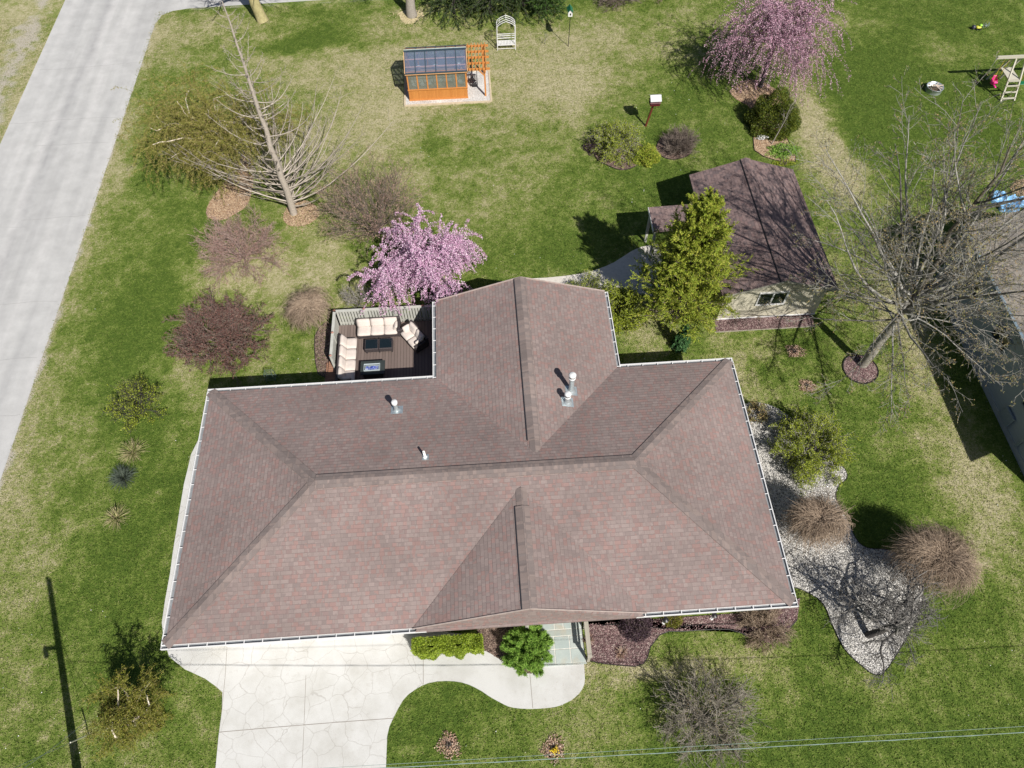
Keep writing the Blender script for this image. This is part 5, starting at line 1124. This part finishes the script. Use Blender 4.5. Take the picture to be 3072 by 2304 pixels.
# ---- conifers
def feather_conifer():
    g=G_(61); b=(20.45,14.45); H=7.4; t=plant('cypress_tree','tall feathery yellow-green cypress in front of the shed porch','tree',b)
    P=line((b[0],b[1],0),(b[0]-.05,b[1],H),9,g=g,w=.02); m_=Geo(); m_.tubes(P,rad_(P,.15,.02),8); m_.build('trunk',B_TWIG,t,True)
    n=210; tt=np.linspace(.03,.97,n); f=tt*8; i=f.astype(int); u=(f-i)[:,None]; pos=P[0,i]*(1-u)+P[0,i+1]*u; ph=np.arange(n)*2.39996
    L_=(2.45*(1-tt)**.62+.25)*g.uniform(.6,1.12,n); el=np.radians(18+30*tt+g.normal(size=n)*10); k=7
    d=np.stack([np.cos(ph)*np.cos(el),np.sin(ph)*np.cos(el),np.sin(el)],1); Q=np.empty((n,k,3)); Q[:,0]=pos
    for j in range(1,k): d=nrm(d+np.array([0,0,.07])+g.normal(size=(n,3))*.07); Q[:,j]=Q[:,j-1]+d*(L_/(k-1))[:,None]
    R1=np.linspace(.03,.008,k)[None].repeat(n,0); m_=Geo(); m_.tubes(Q,R1,4); q,rq=grow(Q,R1,9,g,(.2,1.),(20,50),.42,5,.1,.02,.1,.5,.4,.005,.35); m_.tubes(q,rq,3); m_.build('branches',B_TWIG,t)
    q2,r2=grow(q,rq,5,g,(.1,1),(20,50),.55,4,.05,.02,.1,.6,.5,.004,.2)
    C,A=along(q2,150000,g,0,.02); C2,A2=along(q,20000,g,.2,.02); m_=Geo(); m_.add(*leafq(np.concatenate([C,C2]),.065,.013,g,np.concatenate([A,A2]),.45)); m_.build('foliage',L_CYP,t)
feather_conifer()
def spruce(label,b,H,R,seed,leaf,nl=26000,droop=-.12,la=.05,lb=.012,name='spruce_tree',group=None,whorl=90,bark=B_DARK):
    g=G_(seed); t=plant(name,label,'tree',b,group); P=line((b[0],b[1],0),(b[0],b[1],H),9,g=g,w=.02); m_=Geo(); m_.tubes(P,rad_(P,.03*H**.7,.012),7); m_.build('trunk',bark,t,True)
    n=whorl; tt=np.linspace(.05,.97,n); f=tt*8; i=f.astype(int); u=(f-i)[:,None]; pos=P[0,i]*(1-u)+P[0,i+1]*u; ph=np.arange(n)*2.39996; L_=(R*(1-tt)**.75+.08)*g.uniform(.7,1.12,n); k=6
    d=np.stack([np.cos(ph),np.sin(ph),0*ph+.1],1); Q=np.empty((n,k,3)); Q[:,0]=pos
    for j in range(1,k): d=nrm(d+np.array([0,0,droop])+g.normal(size=(n,3))*.05); Q[:,j]=Q[:,j-1]+d*(L_/(k-1))[:,None]
    R1=np.linspace(.02,.006,k)[None].repeat(n,0); m_=Geo(); m_.tubes(Q,R1,4); q,rq=grow(Q,R1,8,g,(.15,1.),(25,55),.4,4,0,droop*.7,.08,.5,.5,.005,.35); m_.tubes(q,rq,3); m_.build('branches',bark,t)
    C,A=along(q,nl,g,0,.02); C2,A2=along(Q,nl//4,g,.1,.02); m_=Geo(); m_.add(*leafq(np.concatenate([C,C2]),la,lb,g,np.concatenate([A,A2]),.7)); m_.build('foliage',leaf,t); return t
b=at(1468,748); spruce('small drooping blue-green spruce at the foot of the tall cypress',(b[0],b[1]),1.7,.85,62,L_SPR,12000,-.45,.05,.012,'dwarf_spruce',whorl=60)

# ---- named shrubs, one by one (photo position, height, radius)
S=scl
b=at(518,540,.6); fan_shrub('bare_shrub','leafless reddish twiggy shrub below the olive willow',b,2.3,S(518,530,128),71,36,B_PK2,L_PKB,13000,.022,.012,7,5,78,.028,up_=.05,wig=.13,twig=.0065)
b=at(815,500); fan_shrub('bare_shrub','tall bare multi-stemmed shrub with pinkish twig tips behind the pink cherry',(b[0],b[1]+.1),4.9,S(830,440,145),72,40,B_TWIG,leafmat('pink_buds',[(.48,.30,.24),(.56,.40,.31),(.42,.28,.22)]),15000,.026,.010,5,5,60,.026,up_=.2,wig=.06,twig=.006,lt=.6,leafname='buds')
b=at(770,640,.6); fan_shrub('bare_shrub','grey leafless shrub squeezed between the pink cherry and the deck fence corner',b,1.8,S(770,640,45),73,16,B_GT,L_OLIVE,600,.02,.012,6,5,60,.022,wig=.16,twig=.006)
b=at(668,672,.5); weeping_mop('weeping_shrub','small weeping tan shrub left of the deck fence corner',b,1.25,S(668,660,52),74,560)
b=at(470,720,.8); fan_shrub('maple_tree','spreading low tree with dense brown-red twigs left of the deck',b,2.3,S(465,700,134),75,36,B_TWIG,L_RED,30000,.036,.017,8,6,80,.036,up_=.02,wig=.15,twig=.007,cat='tree')
b=at(303,885); fan_shrub('small_tree','small tree with sparse yellow-green leaves on the left lawn',(b[0],b[1]),2.0,S(293,842,72),76,20,B_DARK,L_YG,5200,.030,.017,7,5,74,.022,wig=.16,twig=.006,cat='tree')
b=at(1758,958,1.0); fan_shrub('leafy_shrub','wide yellow-green shrub on the white gravel right of the house',b,2.4,S(1755,935,104),77,38,B_GT,L_YG,30000,.032,.018,7,6,76,.026,wig=.13,twig=.0055)
b=at(1636,888,.4); fan_shrub('leafy_shrub','little half shaded shrub with pale leaves against the right gutter',b,.9,.6,78,14,B_DARK,L_BUD,1500,.03,.018,5,4,70,.015,twig=.005)
b=at(1330,665,.9); fan_shrub('leafy_shrub','long yellow-green shrub hugging the right side of the rear wing',(b[0]+.15,b[1]+.2),2.2,1.3,79,38,B_GT,L_YG,36000,.036,.020,8,6,76,.024,ry=1.9,wig=.12,twig=.005)
b=at(1268,612,.9); fan_shrub('leafy_shrub','loose budding shrub over the path behind the rear wing',b,1.7,1.15,80,18,B_GT,L_YG,4200,.030,.016,6,5,70,.02,wig=.13,twig=.005)
b=at(1528,1545,.9); fan_shrub('bare_shrub','large grey leafless shrub on the front lawn below the mulch bed',b,2.7,S(1510,1500,140),81,40,B_TWG,L_BUD,3000,.02,.01,7,6,82,.026,wig=.19,twig=.0075)
b=at(1655,1350,.5); fan_shrub('bare_shrub','tan leafless rounded shrub at the front right corner of the house',b,1.35,S(1655,1350,68),82,36,B_TAN,None,0,.02,.01,8,6,80,.018,wig=.10,twig=.0065)
b=at(1758,1145,.8); weeping_mop('weeping_tree','tan weeping mop-headed tree on the white gravel close to the house',b,2.2,S(1755,1120,56),83,1200,lean=(-.1,.1),zend=.28)
b=at(2010,1215,1.2); weeping_mop('weeping_tree','larger tan weeping mop-headed tree at the right edge of the gravel bed',b,2.4,S(2010,1195,73),84,1800,zend=.28)
# rounded ones
b=at(1376,1345,.5); dense_bush('shrub','dark reddish rounded shrub in the purple mulch bed under the front eave',b,.62,.62,.95,L_PURP,85,5200,.03,.018,lump=.05)
b=at(1455,1332,.3); dense_bush('shrub','small olive tuft shrub in the mulch bed beside a ground lamp',b,.38,.38,.55,L_OLIVE,86,1800,.05,.012,lump=.1)
b=at(1675,242,.95); dense_bush('arborvitae','round dense yellow-tinged arborvitae below the mauve cherry',(b[0],b[1]),1.42,1.35,2.2,L_ARB,87,24000,.055,.018,lump=.10,shell=.25)
b=at(1333,297,.8); fan_shrub('leafy_shrub','wide grey-green mounded shrub in the oval mulch bed',b,1.85,S(1333,290,68),88,38,B_GT,L_YG,22000,.032,.018,7,6,80,.022,wig=.10,twig=.0055,grav=-.03)
b=at(1397,335,.3); dense_bush('dwarf_conifer','bright yellow-green dwarf conifer at the right of the oval mulch bed',b,.72,.65,.85,L_CYP,89,7000,.07,.014,lump=.15)
b=at(1292,312,.3); dense_bush('shrub','dark purple leafed low shrub at the left of the oval mulch bed',b,.75,.7,.7,L_PURP,90,4500,.03,.02,lump=.15)
b=at(1472,300,.7); fan_shrub('bare_shrub','dense rounded leafless shrub beside the oval mulch bed',b,1.6,S(1470,290,45),91,50,B_TWIG,None,0,.02,.01,8,6,66,.016,wig=.07,twig=.0065)
# hedge block
def hedge():
    g=G_(92); x0,y1_=cr(7,450,770,.55)[0],.2; A_=cr(7,470,760,.8);B2=cr(7,905,720,.8);C2=cr(7,905,890,.3);D2=cr(7,520,920,.3)
    cx=(8.75+10.55)/2; t=plant('hedge','clipped bright yellow-green hedge block between driveway and entry bed','hedge',(9.7,-.55))
    x0,x1,y0,y1_,H=float(A_[0])-.05,float(B2[0]),float(min(C2[1],D2[1]))-.1,.1,.9
    n=26000; q=g.random((n,3)); f=g.integers(0,10,n); x=x0+(x1-x0)*q[:,0];y=y0+(y1_-y0)*q[:,1];z=H*q[:,2]
    z=np.where(f<5,H-.10*q[:,2]**2,z); y=np.where((f>=5)&(f<8),y0+.10*q[:,1]**2,y); x=np.where(f==8,x0+.08*q[:,0],np.where(f==9,x1-.08*q[:,0],x))
    C=np.stack([x,y,z],1)+g.normal(size=(n,3))*.02; C[:,2]+=.07*np.sin(C[:,0]*7)*np.sin(C[:,1]*8+1)+.04*np.sin(C[:,0]*15+C[:,1]*11); C[:,1]-=(.08*np.sin(C[:,0]*6)+.05*np.sin(C[:,0]*13))*(C[:,1]<y0+.25)
    m_=Geo(); m_.add(*leafq(C,.042,.018,g)); m_.build('foliage',L_HEDGE,t)
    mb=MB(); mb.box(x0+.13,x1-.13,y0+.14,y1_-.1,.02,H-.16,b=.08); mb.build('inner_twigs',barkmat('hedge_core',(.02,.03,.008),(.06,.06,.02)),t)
hedge()
def juniper():
    g=G_(93); b=cr(7,1190,960,.3); t=plant('juniper','feathery bright green juniper beside the bluestone entry','shrub',b)
    c=np.array([float(b[0])+.1,float(b[1])+.35,0]); st=fan_stems(c,1.15,.98,34,g); m_=Geo(); m_.tubes(*st,4); q=grow(*st,9,g,(.2,1),(20,50),.5,5,.15,-.03,.1,.5,.4,.006); m_.tubes(*q,3); m_.build('branches',B_TWIG,t)
    q2=grow(*q,5,g,(.1,1),(20,45),.5,4,.05,0,.1,.6,.5,.004); C,A=along(q2[0],90000,g,0,.03); m_=Geo(); m_.add(*leafq(C,.055,.009,g,A,.35)); m_.build('foliage',L_GRN,t)
juniper()
# ---- gnarled bare tree on the gravel tip
def gnarled():
    g=G_(95); b=cr(8,1197,800); t=plant('bare_tree','gnarled dark bare tree leaning right over the tip of the gravel bed','tree',b)
    top=cr(8,1375,735,1.5); P=line((b[0],b[1],0),top,6,g=g,w=.03); m_=Geo(); m_.tubes(P,rad_(P,.13,.10),8); m_.build('trunk',B_DARK,t,True)
    n=11; ph=np.arange(n)*2.39996; th=np.radians(g.uniform(35,88,n)); d=np.stack([np.sin(th)*np.cos(ph),np.sin(th)*np.sin(ph),np.cos(th)],1); k=11; Q=np.empty((n,k,3)); Q[:,0]=top
    L_=g.uniform(1.8,2.9,n)
    for j in range(1,k): d=nrm(d+g.normal(size=(n,3))*.34+np.array([0,0,-.02])); Q[:,j]=Q[:,j-1]+d*(L_/(k-1))[:,None]
    R1=np.linspace(.062,.016,k)[None].repeat(n,0); m_=Geo(); m_.tubes(Q,R1,6); q,rq=grow(Q,R1,11,g,(.15,1),(30,70),.45,8,.05,-.02,.3,.4,.4,.006,.2); m_.tubes(q,rq,4); q2,r2=grow(q,rq,11,g,(.1,1),(30,70),.55,6,0,-.03,.25,.6,.5,.0062,.2); m_.tubes(q2,r2,3); m_.build('branches',barkmat('gnarled_bark',(.055,.05,.048),(.22,.21,.195)),t)
gnarled()
# sapling beside the round arborvitae
def sapling(label,b,tip,seed,k=7,bark=B_GREY,r=.03):
    g=G_(seed); t=plant('sapling',label,'tree',b); P=line((b[0],b[1],0),tip,8,g=g,w=.03); R1=rad_(P,r,.008); m_=Geo(); m_.tubes(P,R1,6); m_.build('trunk',bark,t,True)
    q,rq=grow(P,R1,k,g,(.25,1),(25,55),.4,5,.1,.03,.1,.6,.4,.006); m_=Geo(); m_.tubes(q,rq,3); q2,r2=grow(q,rq,3,g,(.3,1),(25,55),.5,4,0,0,.1,.6,.5,.005); m_.tubes(q2,r2,3); m_.build('branches',bark,t)
b=cr(2,575,935); sapling('slender bare sapling rising past the round arborvitae from the chip bed',b,cr(2,735,640,2.6),101,12)
b=cr(1,1320,290); sapling('tiny bare sapling with pale stem near the white arbour and the spruces',b,(b[0]-.05,b[1],.8),102,7,B_GREY,.018)
b=cr(1,975,245); sapling('very small bare sapling on the left of the white arbour',b,(b[0],b[1],.5),103,5,B_DARK,.014)
# ---- grass clumps, perennials
def tuft(name,label,c,R,H,n,leaf,seed,ring=None,cat='grass clump',w=.011,group=None):
    g=G_(seed); t=plant(name,label,cat,c,group); k=5; ph=g.uniform(0,6.28,n); th=g.uniform(.1,1.25,n); Q=np.empty((n,k,3)); Q[:,0]=np.array([c[0],c[1],.02])+np.stack([np.cos(ph)*R*.15,np.sin(ph)*R*.15,0*ph],1); L_=np.hypot(R,H)*g.uniform(.5,1.,n)
    d=np.stack([np.sin(th)*np.cos(ph),np.sin(th)*np.sin(ph),np.cos(th)],1)
    for j in range(1,k): d=nrm(d+np.array([0,0,-.18])+g.normal(size=(n,3))*.08); Q[:,j]=Q[:,j-1]+d*(L_/(k-1))[:,None]
    Q[:,:,2]=np.maximum(Q[:,:,2],.02); m_=Geo(); m_.tubes(Q,np.linspace(w,w*.4,k)[None].repeat(n,0),3); m_.build('blades',leaf,t); return t
tuft('grass_clump','pale straw and green ornamental grass clump, uppermost of the three on the left lawn',cr(3,865,1275),.55,.4,330,L_GRASS,111)
tuft('grass_clump','dark grey-green spiky clump, middle one of the three on the left lawn',cr(3,805,1440),.48,.45,420,L_BLUEG,112)
tuft('grass_clump','yellowed spiky grass clump, lowest of the three on the left lawn',cr(6,760,40),.5,.35,260,L_GRASS,113)
def litter(label,c,R,seed,leaf=L_DEAD,n=520,centre=True,cat='leaf litter'):
    R=R*.82; g=G_(seed); t=plant('dormant_plant',label,cat,c); a=g.uniform(0,6.28,n); r=R*g.random(n)**.5*g.uniform(.8,1.15,n)
    C=np.stack([c[0]+r*np.cos(a)*(1+.2*np.sin(3*a+seed)),c[1]+r*np.sin(a)*(1+.2*np.sin(2*a+seed)),.02+.06*g.random(n)],1); m_=Geo(); m_.add(*leafq(C,.032,.022,g,np.stack([np.cos(a*7),np.sin(a*7),0*a],1),.35)); m_.build('dead_leaves',leaf,t)
    MB().prism(circ(c,R*.62,20,.12),-.05,.012).build('soil',M_CHIP if leaf is L_DEAD else M_BROWN,t)
    if centre:
        st=fan_stems(c,.22,.2,10,g); m_=Geo(); m_.tubes(*st,3); m_.build('stems',B_DARK,t)
litter('ring of pale dead leaves on the grass by the tree shadow below the shed',cr(5,725,620),.5,121)
litter('ring of pink-white dead leaves on the grass nearer the house corner',cr(5,805,845),.46,122)
litter('round patch of brown dead leaves on the front lawn near the driveway curve',cr(7,698,1512),.5,123)
litter('round patch of dead leaves with yellow blooms on the front lawn under the wires',cr(7,1378,1535),.48,124)
c=cr(7,1385,1545); g=G_(125); C=np.stack([c[0]+g.normal(size=60)*.07,c[1]+g.normal(size=60)*.07,.12+.06*g.random(60)],1); m_=Geo(); m_.add(*leafq(C,.03,.03,g)); o=m_.build('yellow_flowers',leafmat('yellow_petal',[(.75,.55,.02),(.85,.68,.05)]),None); tag(o,'small cluster of yellow crocus blooms in the right hand leaf patch of the front lawn','flowers')
b=cr(2,650,985); dense_bush('perennial_clump','low bright green perennials in the chip bed behind the shed',b,.85,.6,.32,L_GRN,126,3200,.05,.022,cat='plant',lump=.25,shell=.9)
b=cr(2,560,870); dense_bush('perennial_clump','yellow-green groundcover at the top of the chip bed beside the arborvitae',b,.5,.3,.15,L_YG,127,1100,.035,.018,cat='plant',lump=.25,shell=.9)
b=cr(2,650,1060); dense_bush('perennial_clump','yellow-green groundcover against the rear eave of the shed',b,.7,.22,.2,L_YG,128,1200,.035,.018,cat='plant',lump=.2,shell=.9)
b=cr(2,512,900); g=G_(129); t=plant('white_flowers','small drift of white flowers in the chip bed behind the shed','flowers',b); C=np.stack([b[0]+g.normal(size=150)*.16,b[1]+g.normal(size=150)*.12,.12+.08*g.random(150)],1); m_=Geo(); m_.add(*leafq(C,.035,.03,g)); m_.build('petals',L_WFL,t); st=fan_stems(b,.2,.25,16,g); m_=Geo(); m_.tubes(*st,3); m_.build('stems',L_GRN,t)
for q,lb,sd in(((2048-1024+0,0),'',0),): pass
b=cr(7,1815,915); tuft('grass_clump','small pale dried tuft in the middle of the purple mulch bed',b,.28,.15,90,L_DEAD,131,cat='plant')
b=cr(7,1600,830); tuft('grass_clump','dried orange-tan tuft beside the timber handrail',b,.25,.15,90,L_DEAD,132,cat='plant')
# dwarf plants beside shed wall
for k,(q,lb) in enumerate((((335,405),'left small dormant stem clump in the mulch strip under the shed window'),((492,408),'right small dormant stem clump in the mulch strip under the shed window'))):
    b=cr(5,*q); tuft('dormant_plant',lb,b,.14,.16,40,B_TAN,133+k,cat='plant',w=.006)

# ---- background edge at the top of the picture
def street_tree(label,b,H,R,seed,r=.38,lean=(0,0),bark=B_GREY,k=10):
    g=G_(seed); t=plant('street_tree',label,'tree',b); P=line((b[0],b[1],-.05),(b[0]+lean[0],b[1]+lean[1],H*.3),6,g=g,w=.04); m_=Geo(); Rr=rad_(P,r,r*.72); Rr[:,0]*=1.12; m_.tubes(P,Rr,12); m_.build('trunk',bark,t,True)
    n=12; ph=np.arange(n)*2.39996; th=np.radians(g.uniform(15,70,n)); d=np.stack([np.sin(th)*np.cos(ph),np.sin(th)*np.sin(ph),np.cos(th)],1); kk=9; Q=np.empty((n,kk,3)); Q[:,0]=P[0,-1]; L_=1/np.sqrt((np.sin(th)/R)**2+(np.cos(th)/(H*.7))**2)
    for j in range(1,kk): d=nrm(d+g.normal(size=(n,3))*.12); Q[:,j]=Q[:,j-1]+d*(L_/(kk-1))[:,None]
    R1=np.linspace(r*.38,.03,kk)[None].repeat(n,0); m_=Geo(); m_.tubes(Q,R1,6); q,rq=grow(Q,R1,9,g,(.2,1),(25,60),.45,6,.05,0,.13,.5,.35,.012,.3); m_.tubes(q,rq,4); q2,r2=grow(q,rq,6,g,(.2,1),(25,60),.5,5,0,0,.13,.6,.4,.008,.3); m_.tubes(q2,r2,3); m_.build('branches',bark,t)
B_YEL=barkmat('bark_mossy',(.20,.17,.08),(.42,.38,.20),7)
street_tree('large leafless tree with yellowish mossy trunk near the side street at the top left',cr(0,1705,135),9.5,4.6,141,.37,(-.45,.35),B_YEL)
street_tree('large leafless tree with grey trunk and pale sawdust at its foot, top centre left',cr(1,458,102),9,4.2,142,.34,(-.1,.4),B_GREY)
for k,(x,y,H,R,lb) in enumerate(((10.4,40.3,6.2,2.5,'dark spruce leftmost of the evergreen row along the top edge'),(12.8,40.0,5.4,2.5,'dark spruce above the white arbour, middle of the evergreen row'),(15.0,40.4,6.4,2.6,'dark spruce at the right of the evergreen row along the top edge'),(16.4,39.7,3.6,1.5,'short bright green spruce beside the green-roofed bird house'))):
    spruce(lb,(x,y),H,R,150+k,L_DK if k<3 else leafmat('spruce_mid',[(.035,.09,.015),(.06,.13,.02),(.09,.16,.03)]),24000 if k<3 else 16000,-.10 if k!=3 else -.05,.06,.016,group='evergreens along the top edge')
b=at(1335,12); fan_shrub('bare_shrub','leafless grey-brown shrub at the top edge right of the bird house',(b[0],b[1]+.6),1.9,1.9,161,34,B_TWIG,None,0,.02,.01,7,6,76,.02,wig=.12,twig=.009)
b=at(1420,5); fan_shrub('bare_shrub','low tan leafless shrub at the top edge between bird house and mauve cherry',(b[0],b[1]+.9),1.2,1.9,162,28,B_TAN,None,0,.02,.01,7,5,80,.02,wig=.12,twig=.009)
b=at(455,-5); fan_shrub('bare_shrub','bare brown shrub at the corner of the road and the side street',(b[0]-.3,b[1]+1.4),2.2,1.8,163,28,B_PINK,None,0,.02,.01,7,5,74,.02,wig=.12,twig=.009)

# ------------------------------------------------------------------ grass blades over the lawn (clumped, real little faces)
def lawn_blades():
    g=G_(201); n=900000
    y=-7+58*g.random(n)**1.0; x=-21+70*g.random(n)
    lim_l=-7.5-(y+4)*.31; lim_r=29.5+(y+4)*.43
    k=(x>lim_l)&(x<lim_r)&(y<46); x,y=x[k],y[k]
    keep=~((x>-16.05)&(x<-9.5-(y>41)*0))
    for pl in (drive,gravel,front,wed,[(p[0],p[1]) for p in smooth_poly(path,1)],be[0],be[1],be[2],shf,cb,chipbed,[(0,0),(W,0),(W,D),(0,D)],[(9.2,9),(16.8,9),(16.8,14),(9.2,14)],[(3.9,9.4),(9.8,9.4),(9.8,15),(3.9,15)],[(7.2,30.95),(12.5,30.95),(12.5,34.1),(7.2,34.1)],[(22.2,14),(27.2,14),(27.2,21.4),(22.2,21.4)],[(33.3,4.5),(44,4.5),(44,16),(33.3,16)],[(bs0,-1.1),(bs1,-1.1),(bs1,1),(bs0,1)]): keep&=~inpoly(x,y,pl)
    keep&=~((y>42.1)&(x<40)); sd_=sandf(x,y); keep&=g.random(len(x))>sd_*.75
    x,y=x[keep],y[keep]; n=len(x)
    C=np.stack([x,y,.018+.03*g.random(n)],1); A=g.normal(size=(n,3)); A[:,2]=np.abs(A[:,2])*.45
    V,F=leafq(C,.045,.011,g,A,.05)
    npmesh('grass',V,F,None,attrs={'dry':np.repeat(np.clip(dryf(x,y),0,1),4)})
    o=bpy.data.objects['grass']
    s=N('grass_blades'); a=s.n('ShaderNodeAttribute',attribute_name='dry'); ge=s.n('ShaderNodeNewGeometry')
    f=s.math('ADD',a.outputs['Fac'],s.math('MULTIPLY',s.math('SUBTRACT',ge.outputs['Random Per Island'],.5),1.0)); s.out(s.ramp(f,GRAMP),.8,.15)
    tr=s.n('ShaderNodeBsdfTranslucent'); s.t.links.new(s.b.inputs['Base Color'].links[0].from_socket,tr.inputs[0]); mx=s.n('ShaderNodeMixShader'); mx.inputs[0].default_value=.3
    s.t.links.new(s.b.outputs[0],mx.inputs[1]); s.t.links.new(tr.outputs[0],mx.inputs[2]); s.t.links.new(mx.outputs[0],s.t.nodes['Material Output'].inputs[0])
    o.data.materials.clear(); o.data.materials.append(s.m)
    tag(o,'short patchy green and straw grass blades covering the lawns','grass',kind='stuff')
lawn_blades()

g=G_(301); n=900; x=g.uniform(-9,34,n); y=g.uniform(-4,32,n); k=vnoise(x,y,4,6)>.5; x,y=x[k],y[k]
for pl in ([(-.2,-.6),(21.6,-.6),(21.6,10.2),(-.2,10.2)],[(9.2,9),(16.8,9),(16.8,14),(9.2,14)],drive,[(3.9,9.4),(9.8,9.4),(9.8,15),(3.9,15)],[(19,13),(27.2,13),(27.2,21.4),(19,21.4)],gravel,front): k=~inpoly(x,y,pl); x,y=x[k],y[k]
m_=Geo(); m_.add(*leafq(np.stack([x,y,.05+0*x],1),.022,.02,g,np.stack([np.cos(x*9),np.sin(x*9),0*x],1),.15)); o=m_.build('fallen_petals',L_WFL,None); tag(o,'tiny scattered white petals and daisies on the lawns','petals',kind='stuff')

for k,(px,py,lb) in enumerate(((1991,1869,'small black ground lamp with pale head in the purple mulch, nearer the dark round shrub'),(2135,1856,'small black ground lamp with pale head in the purple mulch, nearer the tan corner shrub'))):
    b=src(px,py,.05); x,y=float(b[0]),float(b[1]); t=thing('garden_lamp',lb,'garden lamp',(x,y,0),None,'ground lamps in the front mulch bed')
    MB().tube([(x,y,0),(x,y,.42)],.018,7).build('post',M_BLK,t); MB().lathe((x,y,.42),[(.04,0),(.05,.05),(.05,.10),(.11,.115),(.02,.16),(.001,.165)],12).build('lamp_head',M_BLK,t); MB().lathe((x,y,0),[(.06,.04),(.06,.075),(.001,.08)],10).build('base',M_WHITE,t)
pts=[src(*q,.055) for q in((1805,1876),(1860,1871),(1900,1874),(1990,1886),(2050,1878),(2130,1872),(2200,1872),(2260,1850))]
o=MB().tube([tuple(p) for p in pts],.014,5).build('garden_hose',M_BLK); tag(o,'thin black hose snaking across the purple mulch in front of the house','hose')

tag(chips('wood_chips',circ(cr(1,455,115),1.5,28,.15),70,.035,M_isl('sawdust_mix',[(.55,.45,.28),(.66,.58,.40),(.42,.33,.19)]),.01,9,.3),'pale scattered wood chips around the grey street tree trunk','wood chips',kind='stuff')
tag(chips('wood_chips',circ(cr(0,1960,1400),1.25,28,.15),60,.035,M_CCH,.012,10,.3),'stray wood chips spilling onto the grass beside the bare conifer','wood chips',kind='stuff')
